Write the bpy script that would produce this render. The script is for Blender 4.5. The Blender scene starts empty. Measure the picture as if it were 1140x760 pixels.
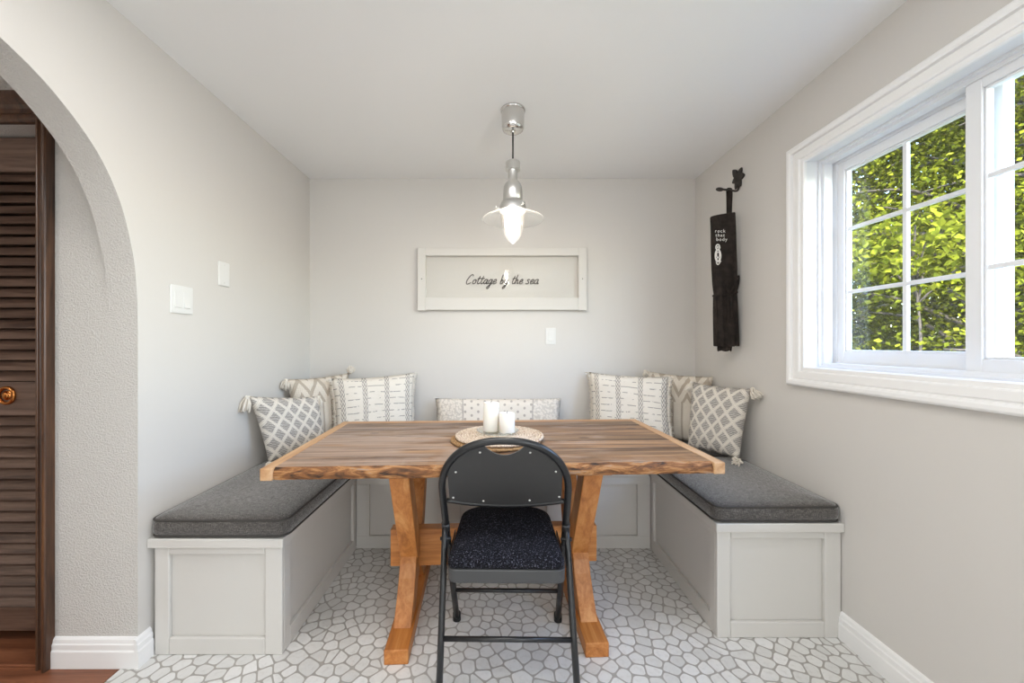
import bpy, bmesh, math, random
from mathutils import Vector, Matrix, noise
R = math.radians
C = bpy.context.scene.collection
F = 436.0           # focal length in pixels of the 1140x760 frame
PX, PY, CZ = 555.0, 383.0, 1.18

def at(x, y, d):
    """a point at distance d seen at pixel x, y (used to measure the photo)"""
    return Vector(((x - PX) * d / F, d, CZ - (y - PY) * d / F))

XL, XR, YB, ZC = -1.325, 1.38, 2.747, 2.34

# ------------------------------------------------------------------ helpers
def obj(name, bm, mats, parent=None, smooth=False, bevel=0.0, seg=2, auto=None):
    me = bpy.data.meshes.new(name)
    bmesh.ops.recalc_face_normals(bm, faces=bm.faces)
    bm.to_mesh(me); bm.free()
    return link(name, me, mats, parent, smooth, bevel, seg, auto)

def link(name, me, mats, parent=None, smooth=False, bevel=0.0, seg=2, auto=None):
    o = bpy.data.objects.new(name, me); C.objects.link(o)
    if not isinstance(mats, (list, tuple)): mats = [mats]
    for m in mats: me.materials.append(m)
    if parent is not None: o.parent = parent
    if auto is not None:
        me.polygons.foreach_set('use_smooth', [True] * len(me.polygons))
        me.set_sharp_from_angle(angle=R(auto))
    else:
        me.polygons.foreach_set('use_smooth', [smooth] * len(me.polygons))
    if bevel:
        b = o.modifiers.new('bevel', 'BEVEL'); b.width = bevel; b.segments = seg; b.limit_method = 'ANGLE'; b.angle_limit = R(40)
    return o

def thing(name, label, cat, loc=(0, 0, 0), rz=0.0, group=None):
    o = bpy.data.objects.new(name, None); C.objects.link(o)
    o.empty_display_size = 0.1
    o.location = loc; o.rotation_euler = (0, 0, rz)
    return tag(o, label, cat, group)

def tag(o, label, cat, group=None):
    o['label'] = label; o['category'] = cat
    if group: o['group'] = group
    return o

def struct(o):
    o['kind'] = 'structure'
    return o

def box(bm, x0, x1, y0, y1, z0, z1, mi=0):
    v = [bm.verts.new(p) for p in ((x0, y0, z0), (x1, y0, z0), (x1, y1, z0), (x0, y1, z0), (x0, y0, z1), (x1, y0, z1), (x1, y1, z1), (x0, y1, z1))]
    for q in ((0, 3, 2, 1), (4, 5, 6, 7), (0, 1, 5, 4), (1, 2, 6, 5), (2, 3, 7, 6), (3, 0, 4, 7)):
        f = bm.faces.new([v[i] for i in q]); f.material_index = mi
    return v

def lathe(bm, prof, c=(0, 0, 0), n=40, ribs=0, ribd=0.0, mi=0, cap=False, arc=None):
    rings = []
    for (r, z) in prof:
        ring = []
        for k in range(n):
            a = 2 * math.pi * k / n
            rr = r * (1 + ribd * math.cos(ribs * a)) if ribs else r
            ring.append(bm.verts.new((c[0] + rr * math.cos(a), c[1] + rr * math.sin(a), c[2] + z)))
        rings.append(ring)
    for a, b in zip(rings, rings[1:]):
        for k in range(n):
            f = bm.faces.new((a[k], a[(k + 1) % n], b[(k + 1) % n], b[k])); f.material_index = mi
    if cap:
        f = bm.faces.new(rings[0][::-1]); f.material_index = mi
        f = bm.faces.new(rings[-1]); f.material_index = mi
    return rings

def tube(bm, pts, r, n=10, closed=False, mi=0, flat=1.0):
    pts = [Vector(p) for p in pts]
    m = len(pts); rings = []
    up = None
    for i, p in enumerate(pts):
        if closed: t = (pts[(i + 1) % m] - pts[i - 1])
        else: t = pts[min(i + 1, m - 1)] - pts[max(i - 1, 0)]
        t.normalize()
        if up is None:
            up = Vector((0, 0, 1)) if abs(t.z) < 0.9 else Vector((0, 1, 0))
        a = t.cross(up)
        if a.length < 1e-5: a = t.cross(Vector((1, 0.3, 0)))
        a.normalize(); b = a.cross(t).normalized(); up = b
        rr = r[i] if isinstance(r, (list, tuple)) else r
        rings.append([bm.verts.new(p + a * rr * math.cos(2 * math.pi * k / n) + b * rr * flat * math.sin(2 * math.pi * k / n)) for k in range(n)])
    pairs = list(zip(rings, rings[1:]))
    if closed: pairs.append((rings[-1], rings[0]))
    for a, b in pairs:
        for k in range(n):
            f = bm.faces.new((a[k], a[(k + 1) % n], b[(k + 1) % n], b[k])); f.material_index = mi
    if not closed:
        bm.faces.new(rings[0][::-1]).material_index = mi
        bm.faces.new(rings[-1]).material_index = mi

def smooth_path(p, k=6, closed=False):
    p = [Vector(q) for q in p]; out = []
    n = len(p)
    for i in range(n if closed else n - 1):
        if closed: a, b, c, d = p[i - 1], p[i], p[(i + 1) % n], p[(i + 2) % n]
        else: a, b, c, d = p[max(i - 1, 0)], p[i], p[i + 1], p[min(i + 2, n - 1)]
        for j in range(k):
            t = j / k
            out.append(0.5 * ((2 * b) + (c - a) * t + (2 * a - 5 * b + 4 * c - d) * t * t + (3 * b - a - 3 * c + d) * t ** 3))
    if not closed: out.append(p[-1])
    return out

def prism(bm, poly, axis, a0, a1, mi=0):
    """extrude a 2-D outline along an axis; poly holds the other two coordinates in order"""
    def P(u, v, w):
        return {'x': (w, u, v), 'y': (u, w, v), 'z': (u, v, w)}[axis]
    A = [bm.verts.new(P(u, v, a0)) for u, v in poly]; B = [bm.verts.new(P(u, v, a1)) for u, v in poly]
    n = len(poly)
    fs = [bm.faces.new(A[::-1]), bm.faces.new(B)]
    for i in range(n): fs.append(bm.faces.new((A[i], A[(i + 1) % n], B[(i + 1) % n], B[i])))
    for f in fs: f.material_index = mi
    return fs

def rrect(x0, x1, y0, y1, r, k=6):
    out = []
    for cx, cy, a0 in ((x1 - r, y1 - r, 0), (x0 + r, y1 - r, 90), (x0 + r, y0 + r, 180), (x1 - r, y0 + r, 270)):
        for i in range(k + 1):
            a = R(a0 + 90 * i / k); out.append((cx + r * math.cos(a), cy + r * math.sin(a)))
    return out

# ------------------------------------------------------------------ node helpers
class S:
    def __init__(s, nt, v): s.nt, s.v = nt, v
    def op(s, o, *b, clamp=False):
        n = s.nt.nodes.new('ShaderNodeMath'); n.operation = o; n.use_clamp = clamp
        for i, q in enumerate((s,) + b):
            q = q.v if isinstance(q, S) else q
            if isinstance(q, (int, float)): n.inputs[i].default_value = q
            else: s.nt.links.new(q, n.inputs[i])
        return S(s.nt, n.outputs[0])
    def __add__(s, b): return s.op('ADD', b)
    __radd__ = __add__
    def __sub__(s, b): return s.op('SUBTRACT', b)
    def __rsub__(s, b): return S(s.nt, b).op('SUBTRACT', s)
    def __mul__(s, b): return s.op('MULTIPLY', b)
    __rmul__ = __mul__
    def __truediv__(s, b): return s.op('DIVIDE', b)
    def fr(s): return s.op('FRACT')
    def ab(s): return s.op('ABSOLUTE')
    def lt(s, b): return s.op('LESS_THAN', b)
    def gt(s, b): return s.op('GREATER_THAN', b)
    def tri(s): return ((s.fr() - 0.5).ab()) * 2.0        # 1 at whole numbers, 0 between
    def mx(s, b): return s.op('MAXIMUM', b)
    def mn(s, b): return s.op('MINIMUM', b)
    def ss(s, a, b):
        n = s.nt.nodes.new('ShaderNodeMapRange'); n.interpolation_type = 'SMOOTHSTEP'
        s.nt.links.new(s.v, n.inputs[0]); n.inputs[1].default_value = a; n.inputs[2].default_value = b
        return S(s.nt, n.outputs[0])

def hexc(r, g, b):
    def l(c):
        c /= 255.0
        return c / 12.92 if c <= 0.04045 else ((c + 0.055) / 1.055) ** 2.4
    return (l(r), l(g), l(b), 1.0)

class M:
    """a procedural material under construction"""
    def __init__(s, name, col=(0.8, 0.8, 0.8, 1), rough=0.6, metal=0.0, spec=0.5):
        s.m = bpy.data.materials.new(name); s.m.use_nodes = True
        s.nt = s.m.node_tree; s.b = s.nt.nodes['Principled BSDF']
        s.b.inputs['Base Color'].default_value = col; s.b.inputs['Roughness'].default_value = rough
        s.b.inputs['Metallic'].default_value = metal; s.b.inputs['Specular IOR Level'].default_value = spec
    def node(s, t): return s.nt.nodes.new(t)
    def ln(s, a, b): s.nt.links.new(a.v if isinstance(a, S) else a, b)
    def coord(s, kind='Object', scale=(1, 1, 1), rot=(0, 0, 0)):
        t = s.node('ShaderNodeTexCoord'); mp = s.node('ShaderNodeMapping')
        mp.inputs['Scale'].default_value = scale; mp.inputs['Rotation'].default_value = rot
        s.ln(t.outputs[kind], mp.inputs[0]); return mp.outputs[0]
    def xyz(s, vec):
        n = s.node('ShaderNodeSeparateXYZ'); s.ln(vec, n.inputs[0]); return [S(s.nt, q) for q in n.outputs]
    def noise(s, vec, scale, detail=3, rough=0.55, dist=0.0):
        n = s.node('ShaderNodeTexNoise'); s.ln(vec, n.inputs['Vector'])
        n.inputs['Scale'].default_value = scale; n.inputs['Detail'].default_value = detail
        n.inputs['Roughness'].default_value = rough; n.inputs['Distortion'].default_value = dist
        return S(s.nt, n.outputs[0])
    def vor(s, vec, scale, feature='F1'):
        n = s.node('ShaderNodeTexVoronoi'); n.feature = feature; s.ln(vec, n.inputs['Vector']); n.inputs['Scale'].default_value = scale
        return S(s.nt, n.outputs[0])
    def island(s):
        n = s.node('ShaderNodeNewGeometry'); return S(s.nt, n.outputs['Random Per Island'])
    def ramp(s, fac, stops):
        n = s.node('ShaderNodeValToRGB'); s.ln(fac, n.inputs[0])
        e = n.color_ramp.elements
        while len(e) < len(stops): e.new(0.5)
        for q, (p, c) in zip(e, stops): q.position = p; q.color = c
        return n.outputs[0]
    def mix(s, fac, a, b, mode='MIX'):
        n = s.node('ShaderNodeMix'); n.data_type = 'RGBA'; n.blend_type = mode
        for q, i in ((fac, 0), (a, 6), (b, 7)):
            q = q.v if isinstance(q, S) else q
            if isinstance(q, (int, float, tuple)): n.inputs[i].default_value = q
            else: s.ln(q, n.inputs[i])
        return n.outputs[2]
    def color(s, c): s.ln(c, s.b.inputs['Base Color']); return s
    def bump(s, h, strength=0.3, dist=0.01):
        n = s.node('ShaderNodeBump'); n.inputs['Strength'].default_value = strength; n.inputs['Distance'].default_value = dist
        s.ln(h, n.inputs['Height']); s.ln(n.outputs[0], s.b.inputs['Normal']); return s

# ------------------------------------------------------------------ materials
MT = {}
def paint(name, col, rough=0.55, bump=0.05, sc=220, spec=0.5):
    m = M(name, col, rough, spec=spec); v = m.coord()
    m.color(m.mix(m.noise(v, 1.3, 2) * 0.5, col, tuple(c * 0.96 for c in col[:3]) + (1,)))
    m.bump(m.noise(v, sc, 2), bump, 0.002); return m.m
WALL = hexc(210, 206, 201)
MT['wall'] = paint('wall paint', WALL, 0.5)
MT['ceiling'] = paint('ceiling paint', hexc(238, 238, 238), 0.7)
MT['white'] = paint('white trim paint', hexc(238, 237, 236), 0.35, 0.0, 90)
MT['bench'] = paint('bench paint', hexc(207, 204, 199), 0.42, 0.0, 60, 0.25)
MT['signframe'] = paint('sign frame paint', hexc(214, 211, 206), 0.5, 0.05, 60, 0.2)
MT['vinyl'] = paint('window vinyl', hexc(228, 229, 231), 0.3, 0.0)
MT['plate'] = paint('switch plastic', hexc(222, 221, 218), 0.35, 0.0)
def stucco():
    m = M('stucco', hexc(210, 207, 202), 0.8, spec=0.3); v = m.coord()
    a = m.noise(v, 150, 3, 0.6, 0.4); b = m.vor(v, 210)
    h = a.ss(0.4, 0.66) + (1.0 - b) * 0.35
    return m.bump(h, 0.6, 0.0035).m
MT['stucco'] = stucco()
def wood(name, cols, axis=0, rough=0.45, sc=1.0, vary=0.35, bump=0.25):
    m = M(name, cols[1], rough)
    s = [22 * sc, 22 * sc, 22 * sc]; s[axis] = 1.6 * sc
    v = m.coord('Object', tuple(s))
    isl = m.island()
    add = m.node('ShaderNodeVectorMath'); add.operation = 'ADD'
    cmb = m.node('ShaderNodeCombineXYZ')
    for i in range(3): m.ln(isl * (37.0 + 11 * i), cmb.inputs[i])
    m.ln(v, add.inputs[0]); m.ln(cmb.outputs[0], add.inputs[1]); v2 = add.outputs[0]
    g = m.noise(v2, 1.0, 5, 0.62, 0.9); fine = m.noise(v2, 5.0, 3, 0.7)
    fac = g * 0.75 + fine * 0.25
    c = m.ramp(fac, [(0.33, cols[0]), (0.5, cols[1]), (0.67, cols[2])])
    dk = m.ramp(isl, [(0.0, (1 - vary, 1 - vary, 1 - vary, 1)), (1.0, (1, 1, 1, 1))])
    m.color(m.mix(1.0, c, dk, 'MULTIPLY')); m.bump(fac, bump, 0.004); return m
MT['pine'] = wood('oiled pine', [hexc(150, 88, 38), hexc(190, 122, 62), hexc(212, 152, 92)], 2, 0.42, 0.8, 0.15).m
MT['pine_y'] = wood('oiled pine along', [hexc(146, 84, 36), hexc(186, 118, 58), hexc(208, 146, 86)], 1, 0.42, 0.8, 0.15).m
MT['pine_x'] = wood('oiled pine beam', [hexc(150, 88, 38), hexc(196, 128, 64), hexc(214, 154, 92)], 0, 0.42, 0.8, 0.1).m
def reclaimed():
    m = wood('reclaimed boards', [hexc(82, 56, 40), hexc(156, 118, 84), hexc(200, 160, 120)], 0, 0.5, 0.75, 0.48, 0.4)
    old = m.b.inputs['Base Color'].links[0].from_socket
    isl = m.island(); v = m.coord('Object', (1, 1, 1))
    x = m.xyz(v)[0]
    gv = m.coord('Object', (3, 16, 16))
    grey = (m.noise(gv, 1.0, 4, 0.6, 0.6) + (x * -0.16)).ss(0.42, 0.62) * ((isl * 7.3).fr() * 0.4 + 0.5)
    c1 = m.mix(grey, old, hexc(170, 152, 140))
    cr = m.noise(m.coord('Object', (2.2, 46, 46)), 1.0, 4, 0.6, 1.4).ss(0.61, 0.69)
    kn = m.vor(m.coord('Object', (3.2, 8, 8)), 1.0).lt(0.10)
    c2 = m.mix(cr.mx(kn) * 0.7, c1, hexc(58, 38, 26))
    st = m.noise(m.coord('Object', (1.1, 70, 70)), 1.0, 3, 0.7, 0.5).ss(0.34, 0.62)
    c3 = m.mix(1.0, c2, m.ramp(st, [(0, (.62, .58, .56, 1)), (1, (1.06, 1.05, 1.04, 1))]), 'MULTIPLY')
    m.color(c3); return m.m
MT['reclaimed'] = reclaimed()
def liveedge():
    m = M('live edge bark', hexc(120, 80, 46), 0.7); v = m.coord('Object', (9, 30, 40))
    n = m.noise(v, 1.0, 4, 0.65, 0.8)
    m.color(m.ramp(n, [(0.36, hexc(48, 32, 20)), (0.5, hexc(128, 82, 44)), (0.6, hexc(172, 124, 76)), (0.72, hexc(132, 126, 122))]))
    return m.bump(n, 0.7, 0.01).m
MT['liveedge'] = liveedge()
MT['endboard'] = wood('pale end board', [hexc(168, 122, 82), hexc(196, 154, 112), hexc(210, 176, 142)], 1, 0.5, 0.8, 0.1).m
MT['endboard_x'] = wood('pale edge board', [hexc(150, 104, 66), hexc(184, 140, 98), hexc(204, 164, 124)], 0, 0.5, 0.8, 0.1).m
MT['darkwood'] = wood('dark stained wood', [hexc(62, 46, 38), hexc(100, 78, 66), hexc(126, 102, 88)], 0, 0.38, 1.2, 0.12, 0.15).m
MT['darkwood_z'] = wood('dark stained casing', [hexc(44, 29, 20), hexc(80, 54, 38), hexc(110, 76, 50)], 2, 0.28, 1.2, 0.1, 0.1).m
def hallfloor():
    m = wood('hall laminate', [hexc(92, 52, 34), hexc(138, 86, 60), hexc(166, 110, 80)], 0, 0.35, 0.7, 0.35, 0.1)
    return m.m
MT['hallfloor'] = hallfloor()
def stone():
    m = M('floor stone', hexc(214, 212, 207), 0.33); v = m.coord()
    i = m.island(); n = m.noise(v, 55, 3)
    c = m.ramp(i, [(0, hexc(210, 209, 206)), (0.5, hexc(219, 218, 215)), (1, hexc(227, 226, 224))])
    m.color(m.mix(n.ss(0.45, 0.8) * 0.3, c, hexc(186, 183, 176))); return m.bump(n, 0.08, 0.002).m
MT['stone'] = stone()
MT['grout'] = paint('floor grout', hexc(172, 168, 162), 0.5, 0.2, 150)
def tweed():
    m = M('charcoal tweed', hexc(80, 78, 76), 0.9, spec=0.2)
    a = m.noise(m.coord('Object', (1, 12, 12)), 60, 2); b = m.noise(m.coord('Object', (12, 1, 12)), 60, 2)
    c = m.noise(m.coord('Object', (14, 14, 1)), 50, 2)
    f = (a + b + c) / 3.0
    m.color(m.ramp(f, [(0.38, hexc(46, 43, 41)), (0.5, hexc(78, 74, 71)), (0.62, hexc(126, 121, 116))]))
    m.ln(m.ramp(f, [(0.38, (.25, .25, .25, 1)), (0.62, (1, 1, 1, 1))]), m.b.inputs['Sheen Tint']); m.b.inputs['Sheen Weight'].default_value = 1.0; m.b.inputs['Sheen Roughness'].default_value = 0.45
    return m.bump(f, 0.35, 0.003).m
MT['tweed'] = tweed()
MT['piping'] = paint('charcoal piping', hexc(64, 61, 58), 0.85, 0.3, 300)
def steel(name, col, rough):
    m = M(name, col, rough, 1.0); v = m.coord('Object', (1, 1, 60))
    m.bump(m.noise(v, 20, 2), 0.04, 0.001); return m.m
MT['steel'] = steel('brushed steel', hexc(214, 213, 210), 0.32)
MT['chrome'] = steel('polished steel', hexc(215, 213, 210), 0.14)
MT['brass'] = steel('aged brass', hexc(196, 128, 70), 0.25)
MT['rivet'] = paint('bright rivet', hexc(214, 212, 208), 0.4, 0)
MT['blackmetal'] = paint('black enamelled steel', hexc(34, 34, 35), 0.3, 0.03, 120)
MT['blackpanel'] = paint('black back panel', hexc(54, 53, 53), 0.42, 0.10, 240)
MT['graphite'] = paint('dark grey enamel', hexc(66, 66, 67), 0.35, 0.03, 120)
MT['rubber'] = paint('black rubber', hexc(26, 26, 26), 0.7, 0.1)
def boucle():
    m = M('speckled black fabric', hexc(30, 30, 34), 0.95, spec=0.15); v = m.coord()
    n = m.noise(v, 210, 2, 0.6); w = m.vor(v, 260)
    m.color(m.ramp(n, [(0.42, hexc(14, 14, 17)), (0.6, hexc(42, 42, 50)), (0.72, hexc(118, 118, 132))]))
    return m.bump(n + w, 0.6, 0.004).m
MT['boucle'] = boucle()
def clearglass(name, tint=(1, 1, 1, 1), rough=0.02, k=1.0, white=0.0):
    m = bpy.data.materials.new(name); m.use_nodes = True; nt = m.node_tree; nt.nodes.clear()
    o = nt.nodes.new('ShaderNodeOutputMaterial'); t = nt.nodes.new('ShaderNodeBsdfTransparent'); g = nt.nodes.new('ShaderNodeBsdfGlossy')
    f = nt.nodes.new('ShaderNodeLayerWeight'); f.inputs[0].default_value = .5; mx = nt.nodes.new('ShaderNodeMixShader')
    p5 = S(nt, f.outputs['Facing']).op('POWER', 5.0) * (.96 * k) + .04 * k
    mu = p5.op('MINIMUM', 1.0).v.node
    t.inputs[0].default_value = tint; g.inputs['Roughness'].default_value = rough
    nt.links.new(mu.outputs[0], mx.inputs[0]); nt.links.new(t.outputs[0], mx.inputs[1]); nt.links.new(g.outputs[0], mx.inputs[2]); 
    out = mx.outputs[0]
    if white:                                            # pressed glass scatters a little light
        d = nt.nodes.new('ShaderNodeBsdfTranslucent'); d.inputs[0].default_value = (.95, .95, .94, 1); m2 = nt.nodes.new('ShaderNodeMixShader'); m2.inputs[0].default_value = white
        nt.links.new(out, m2.inputs[1]); nt.links.new(d.outputs[0], m2.inputs[2]); out = m2.outputs[0]
    nt.links.new(out, o.inputs[0])
    return m
MT['pane'] = clearglass('window glass', (0.97, 0.985, 0.98, 1), 0.01, 1.0)
MT['signglass'] = clearglass('sign glass', (0.985, 0.985, 0.98, 1), 0.03, 0.6)
MT['shadeglass'] = clearglass('lamp glass', (0.97, 0.97, 0.965, 1), 0.12, 1.2, 0.16)
MT['globeglass'] = clearglass('lamp globe glass', (0.96, 0.96, 0.955, 1), 0.1, 1.4, 0.008)
MT['plateglass'] = clearglass('plate glass', (0.94, 0.965, 0.955, 1), 0.03, 1.2)
def glow(name, col, s):
    m = M(name, col, 0.5); m.b.inputs['Emission Color'].default_value = col; m.b.inputs['Emission Strength'].default_value = s
    return m.m
MT['bulb'] = glow('lit bulb', (1.0, 0.84, 0.64, 1), 70.0)
def wax():
    m = M('white candle wax', hexc(243, 240, 234), 0.45); m.b.inputs['Subsurface Weight'].default_value = 0.3
    m.b.inputs['Subsurface Radius'].default_value = (0.02, 0.015, 0.01); m.bump(m.noise(m.coord(), 40, 2), 0.05, 0.002); return m.m
MT['wax'] = wax()
MT['wick'] = paint('candle wick', hexc(70, 62, 54), 0.9, 0)
def woven(name, a, b):
    m = M(name, a, 0.85); v = m.coord()
    n = m.noise(v, 160, 3); w = m.noise(v, 24, 2)
    m.color(m.mix(n.ss(0.4, 0.66), a, m.mix(w.ss(0.4, 0.6), b, tuple(0.5 * (p + q) for p, q in zip(a, b)))))
    return m.bump(n, 0.7, 0.004).m
MT['jute_pale'] = woven('pale woven seagrass', hexc(224, 208, 190), hexc(170, 138, 108))
MT['jute'] = woven('brown woven seagrass', hexc(176, 140, 96), hexc(112, 80, 50))
MT['ink'] = paint('black lettering', hexc(58, 50, 46), 0.6, 0)
def blackcloth():
    m = M('black cotton', hexc(44, 38, 35), 0.9, spec=0.2); v = m.coord('Object', (1, 1, 1))
    n = m.noise(v, 24, 4); m.color(m.mix(n.ss(0.35, 0.7), hexc(38, 33, 30), hexc(54, 47, 43)))
    return m.bump(m.noise(v, 300, 2), 0.3, 0.003).m
MT['apron'] = blackcloth()
MT['iron'] = paint('black cast iron', hexc(44, 38, 34), 0.55, 0.3, 80)
MT['print'] = paint('white print', hexc(232, 228, 222), 0.7, 0)
MT['cord'] = paint('black cord', hexc(40, 38, 37), 0.6, 0)
CREAM = hexc(226, 219, 208)
def uvs(m):
    t = m.node('ShaderNodeTexCoord'); return t.outputs['UV']
def diamond():
    m = M('diamond weave', CREAM, 0.95, spec=0.15); uv = uvs(m); u, v, _ = m.xyz(uv)
    w = m.noise(uv, 18, 2) * 0.16
    a = (u * 12.4 + v * 10.2 + w); b = (u * 12.4 - v * 10.2 + w)
    la = a.tri(); lb = b.tri()
    line = la.mx(lb).gt(0.90)
    line2 = (la.mx(lb).gt(0.74)) * (la.mx(lb).lt(0.83))
    inside = la.mx(lb).lt(0.72)
    hatch = (v * 120.0 + m.noise(uv, 60, 2) * 1.2).tri().lt(0.74)
    grey = inside * hatch * 0.95
    grey = grey.mx((1.0 - line.mx(line2)) * (1.0 - inside) * 0.30)
    m.color(m.mix(grey, CREAM, hexc(134, 129, 126)))
    return m.bump(line.mx(line2) + m.noise(uv, 400, 2) * 0.5, 0.7, 0.004).m
MT['diamond'] = diamond()
def striped():
    m = M('woven band cloth', CREAM, 0.95, spec=0.15); uv = uvs(m); u, v, _ = m.xyz(uv)
    w = m.noise(uv, 10, 2) * 0.03
    band = ((u * 7.0 + w + 0.12).fr() - 0.5).ab().lt(0.11)
    t = (u * 7.0 + w + 0.12).fr()
    chev = ((v * 34.0) + ((t * 9.0).tri()) * 0.9).tri().gt(0.5)
    dash = ((v * 24.0 + m.noise(uv, 5, 1) * 0.8).tri().gt(0.86)) * m.noise(uv, 26, 2).gt(0.5) * (1.0 - band)
    rows = (v * 130.0).tri()
    g = (band * chev * 0.8).mx(dash * 0.7)
    m.color(m.mix(g, CREAM, hexc(128, 122, 118)))
    return m.bump(rows * 0.6 + g * 0.4 + m.noise(uv, 380, 2) * 0.4, 0.6, 0.003).m
MT['striped'] = striped()
def ridged():
    m = M('ridged knit cloth', hexc(216, 204, 188), 0.95, spec=0.15); uv = uvs(m); u, v, _ = m.xyz(uv)
    ctr = (u - 0.0); 
    zig = (v * 9.0 + (u * 9.0).tri() * 1.0 + m.noise(uv, 14, 2) * 0.3)
    top = v.gt(0.26)
    ribs = (u * 16.0 + m.noise(uv, 10, 2) * 0.1).tri()
    z = zig.tri().gt(0.62)
    pat = top * z + (1.0 - top) * ribs.gt(0.8)
    knit = (v * 90.0).tri() * (u * 90.0).tri()
    m.color(m.mix(pat * 0.6 + m.noise(uv, 60, 2) * 0.12, hexc(222, 213, 200), hexc(158, 142, 124)))
    return m.bump(pat + knit * 0.5, 0.8, 0.005).m
MT['ridged'] = ridged()
def dotted():
    m = M('dotted cream cloth', CREAM, 0.95, spec=0.15); uv = uvs(m); u, v, _ = m.xyz(uv)
    # rows of little crosses on the middle panels, knotted tufts at both ends
    cu = (u * 22.0).fr() - 0.5; cv = (v * 20.0 + (u * 22.0).op('FLOOR') * 0.5).fr() - 0.5
    dot = (cu * cu + cv * cv).lt(0.035)
    end = (u - 0.43).ab().gt(0.24)
    tuft = m.vor(uv, 70)
    seam = (((u - 0.43).ab() - 0.24).ab()).lt(0.004)
    g = (dot * (1.0 - end) * 0.6).mx(end * tuft.gt(0.55) * 0.28).mx(seam * 0.6)
    m.color(m.mix(g, hexc(228, 220, 209), hexc(140, 130, 124)))
    return m.bump((1.0 - tuft) * end + dot * 0.6 + m.noise(uv, 300, 2) * 0.3, 0.8, 0.005).m
MT['dotted'] = dotted()
MT['yarn'] = paint('cream yarn', hexc(226, 218, 206), 0.95, 0.5, 500)
def leafmat(name, a, b):
    m = bpy.data.materials.new(name); m.use_nodes = True; nt = m.node_tree; nt.nodes.clear()
    o = nt.nodes.new('ShaderNodeOutputMaterial'); d = nt.nodes.new('ShaderNodeBsdfDiffuse'); t = nt.nodes.new('ShaderNodeBsdfTranslucent'); mx = nt.nodes.new('ShaderNodeMixShader')
    g = nt.nodes.new('ShaderNodeNewGeometry'); r = nt.nodes.new('ShaderNodeValToRGB')
    r.color_ramp.elements[0].color = a; r.color_ramp.elements[1].color = b
    nt.links.new(g.outputs['Random Per Island'], r.inputs[0]); nt.links.new(r.outputs[0], d.inputs[0]); nt.links.new(r.outputs[0], t.inputs[0])
    mx.inputs[0].default_value = 0.5
    nt.links.new(d.outputs[0], mx.inputs[1]); nt.links.new(t.outputs[0], mx.inputs[2]); nt.links.new(mx.outputs[0], o.inputs[0])
    return m
MT['leaf_a'] = leafmat('maple leaves', (0.005, 0.008, 0.001, 1), (0.082, 0.084, 0.006, 1))
MT['leaf_b'] = leafmat('beech leaves', (0.004, 0.006, 0.001, 1), (0.050, 0.054, 0.005, 1))
MT['leaf_c'] = leafmat('bright maple leaves', (0.02, 0.026, 0.002, 1), (0.165, 0.175, 0.016, 1))
MT['bark'] = wood('tree bark', [hexc(22, 18, 15), hexc(42, 35, 29), hexc(62, 54, 46)], 2, 0.9, 0.3, 0.2, 0.8).m
MT['lawn'] = paint('forest floor', hexc(58, 60, 36), 0.9, 0.6, 30)
MT['siding'] = paint('outside wall', hexc(200, 198, 192), 0.7, 0.05)

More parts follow.
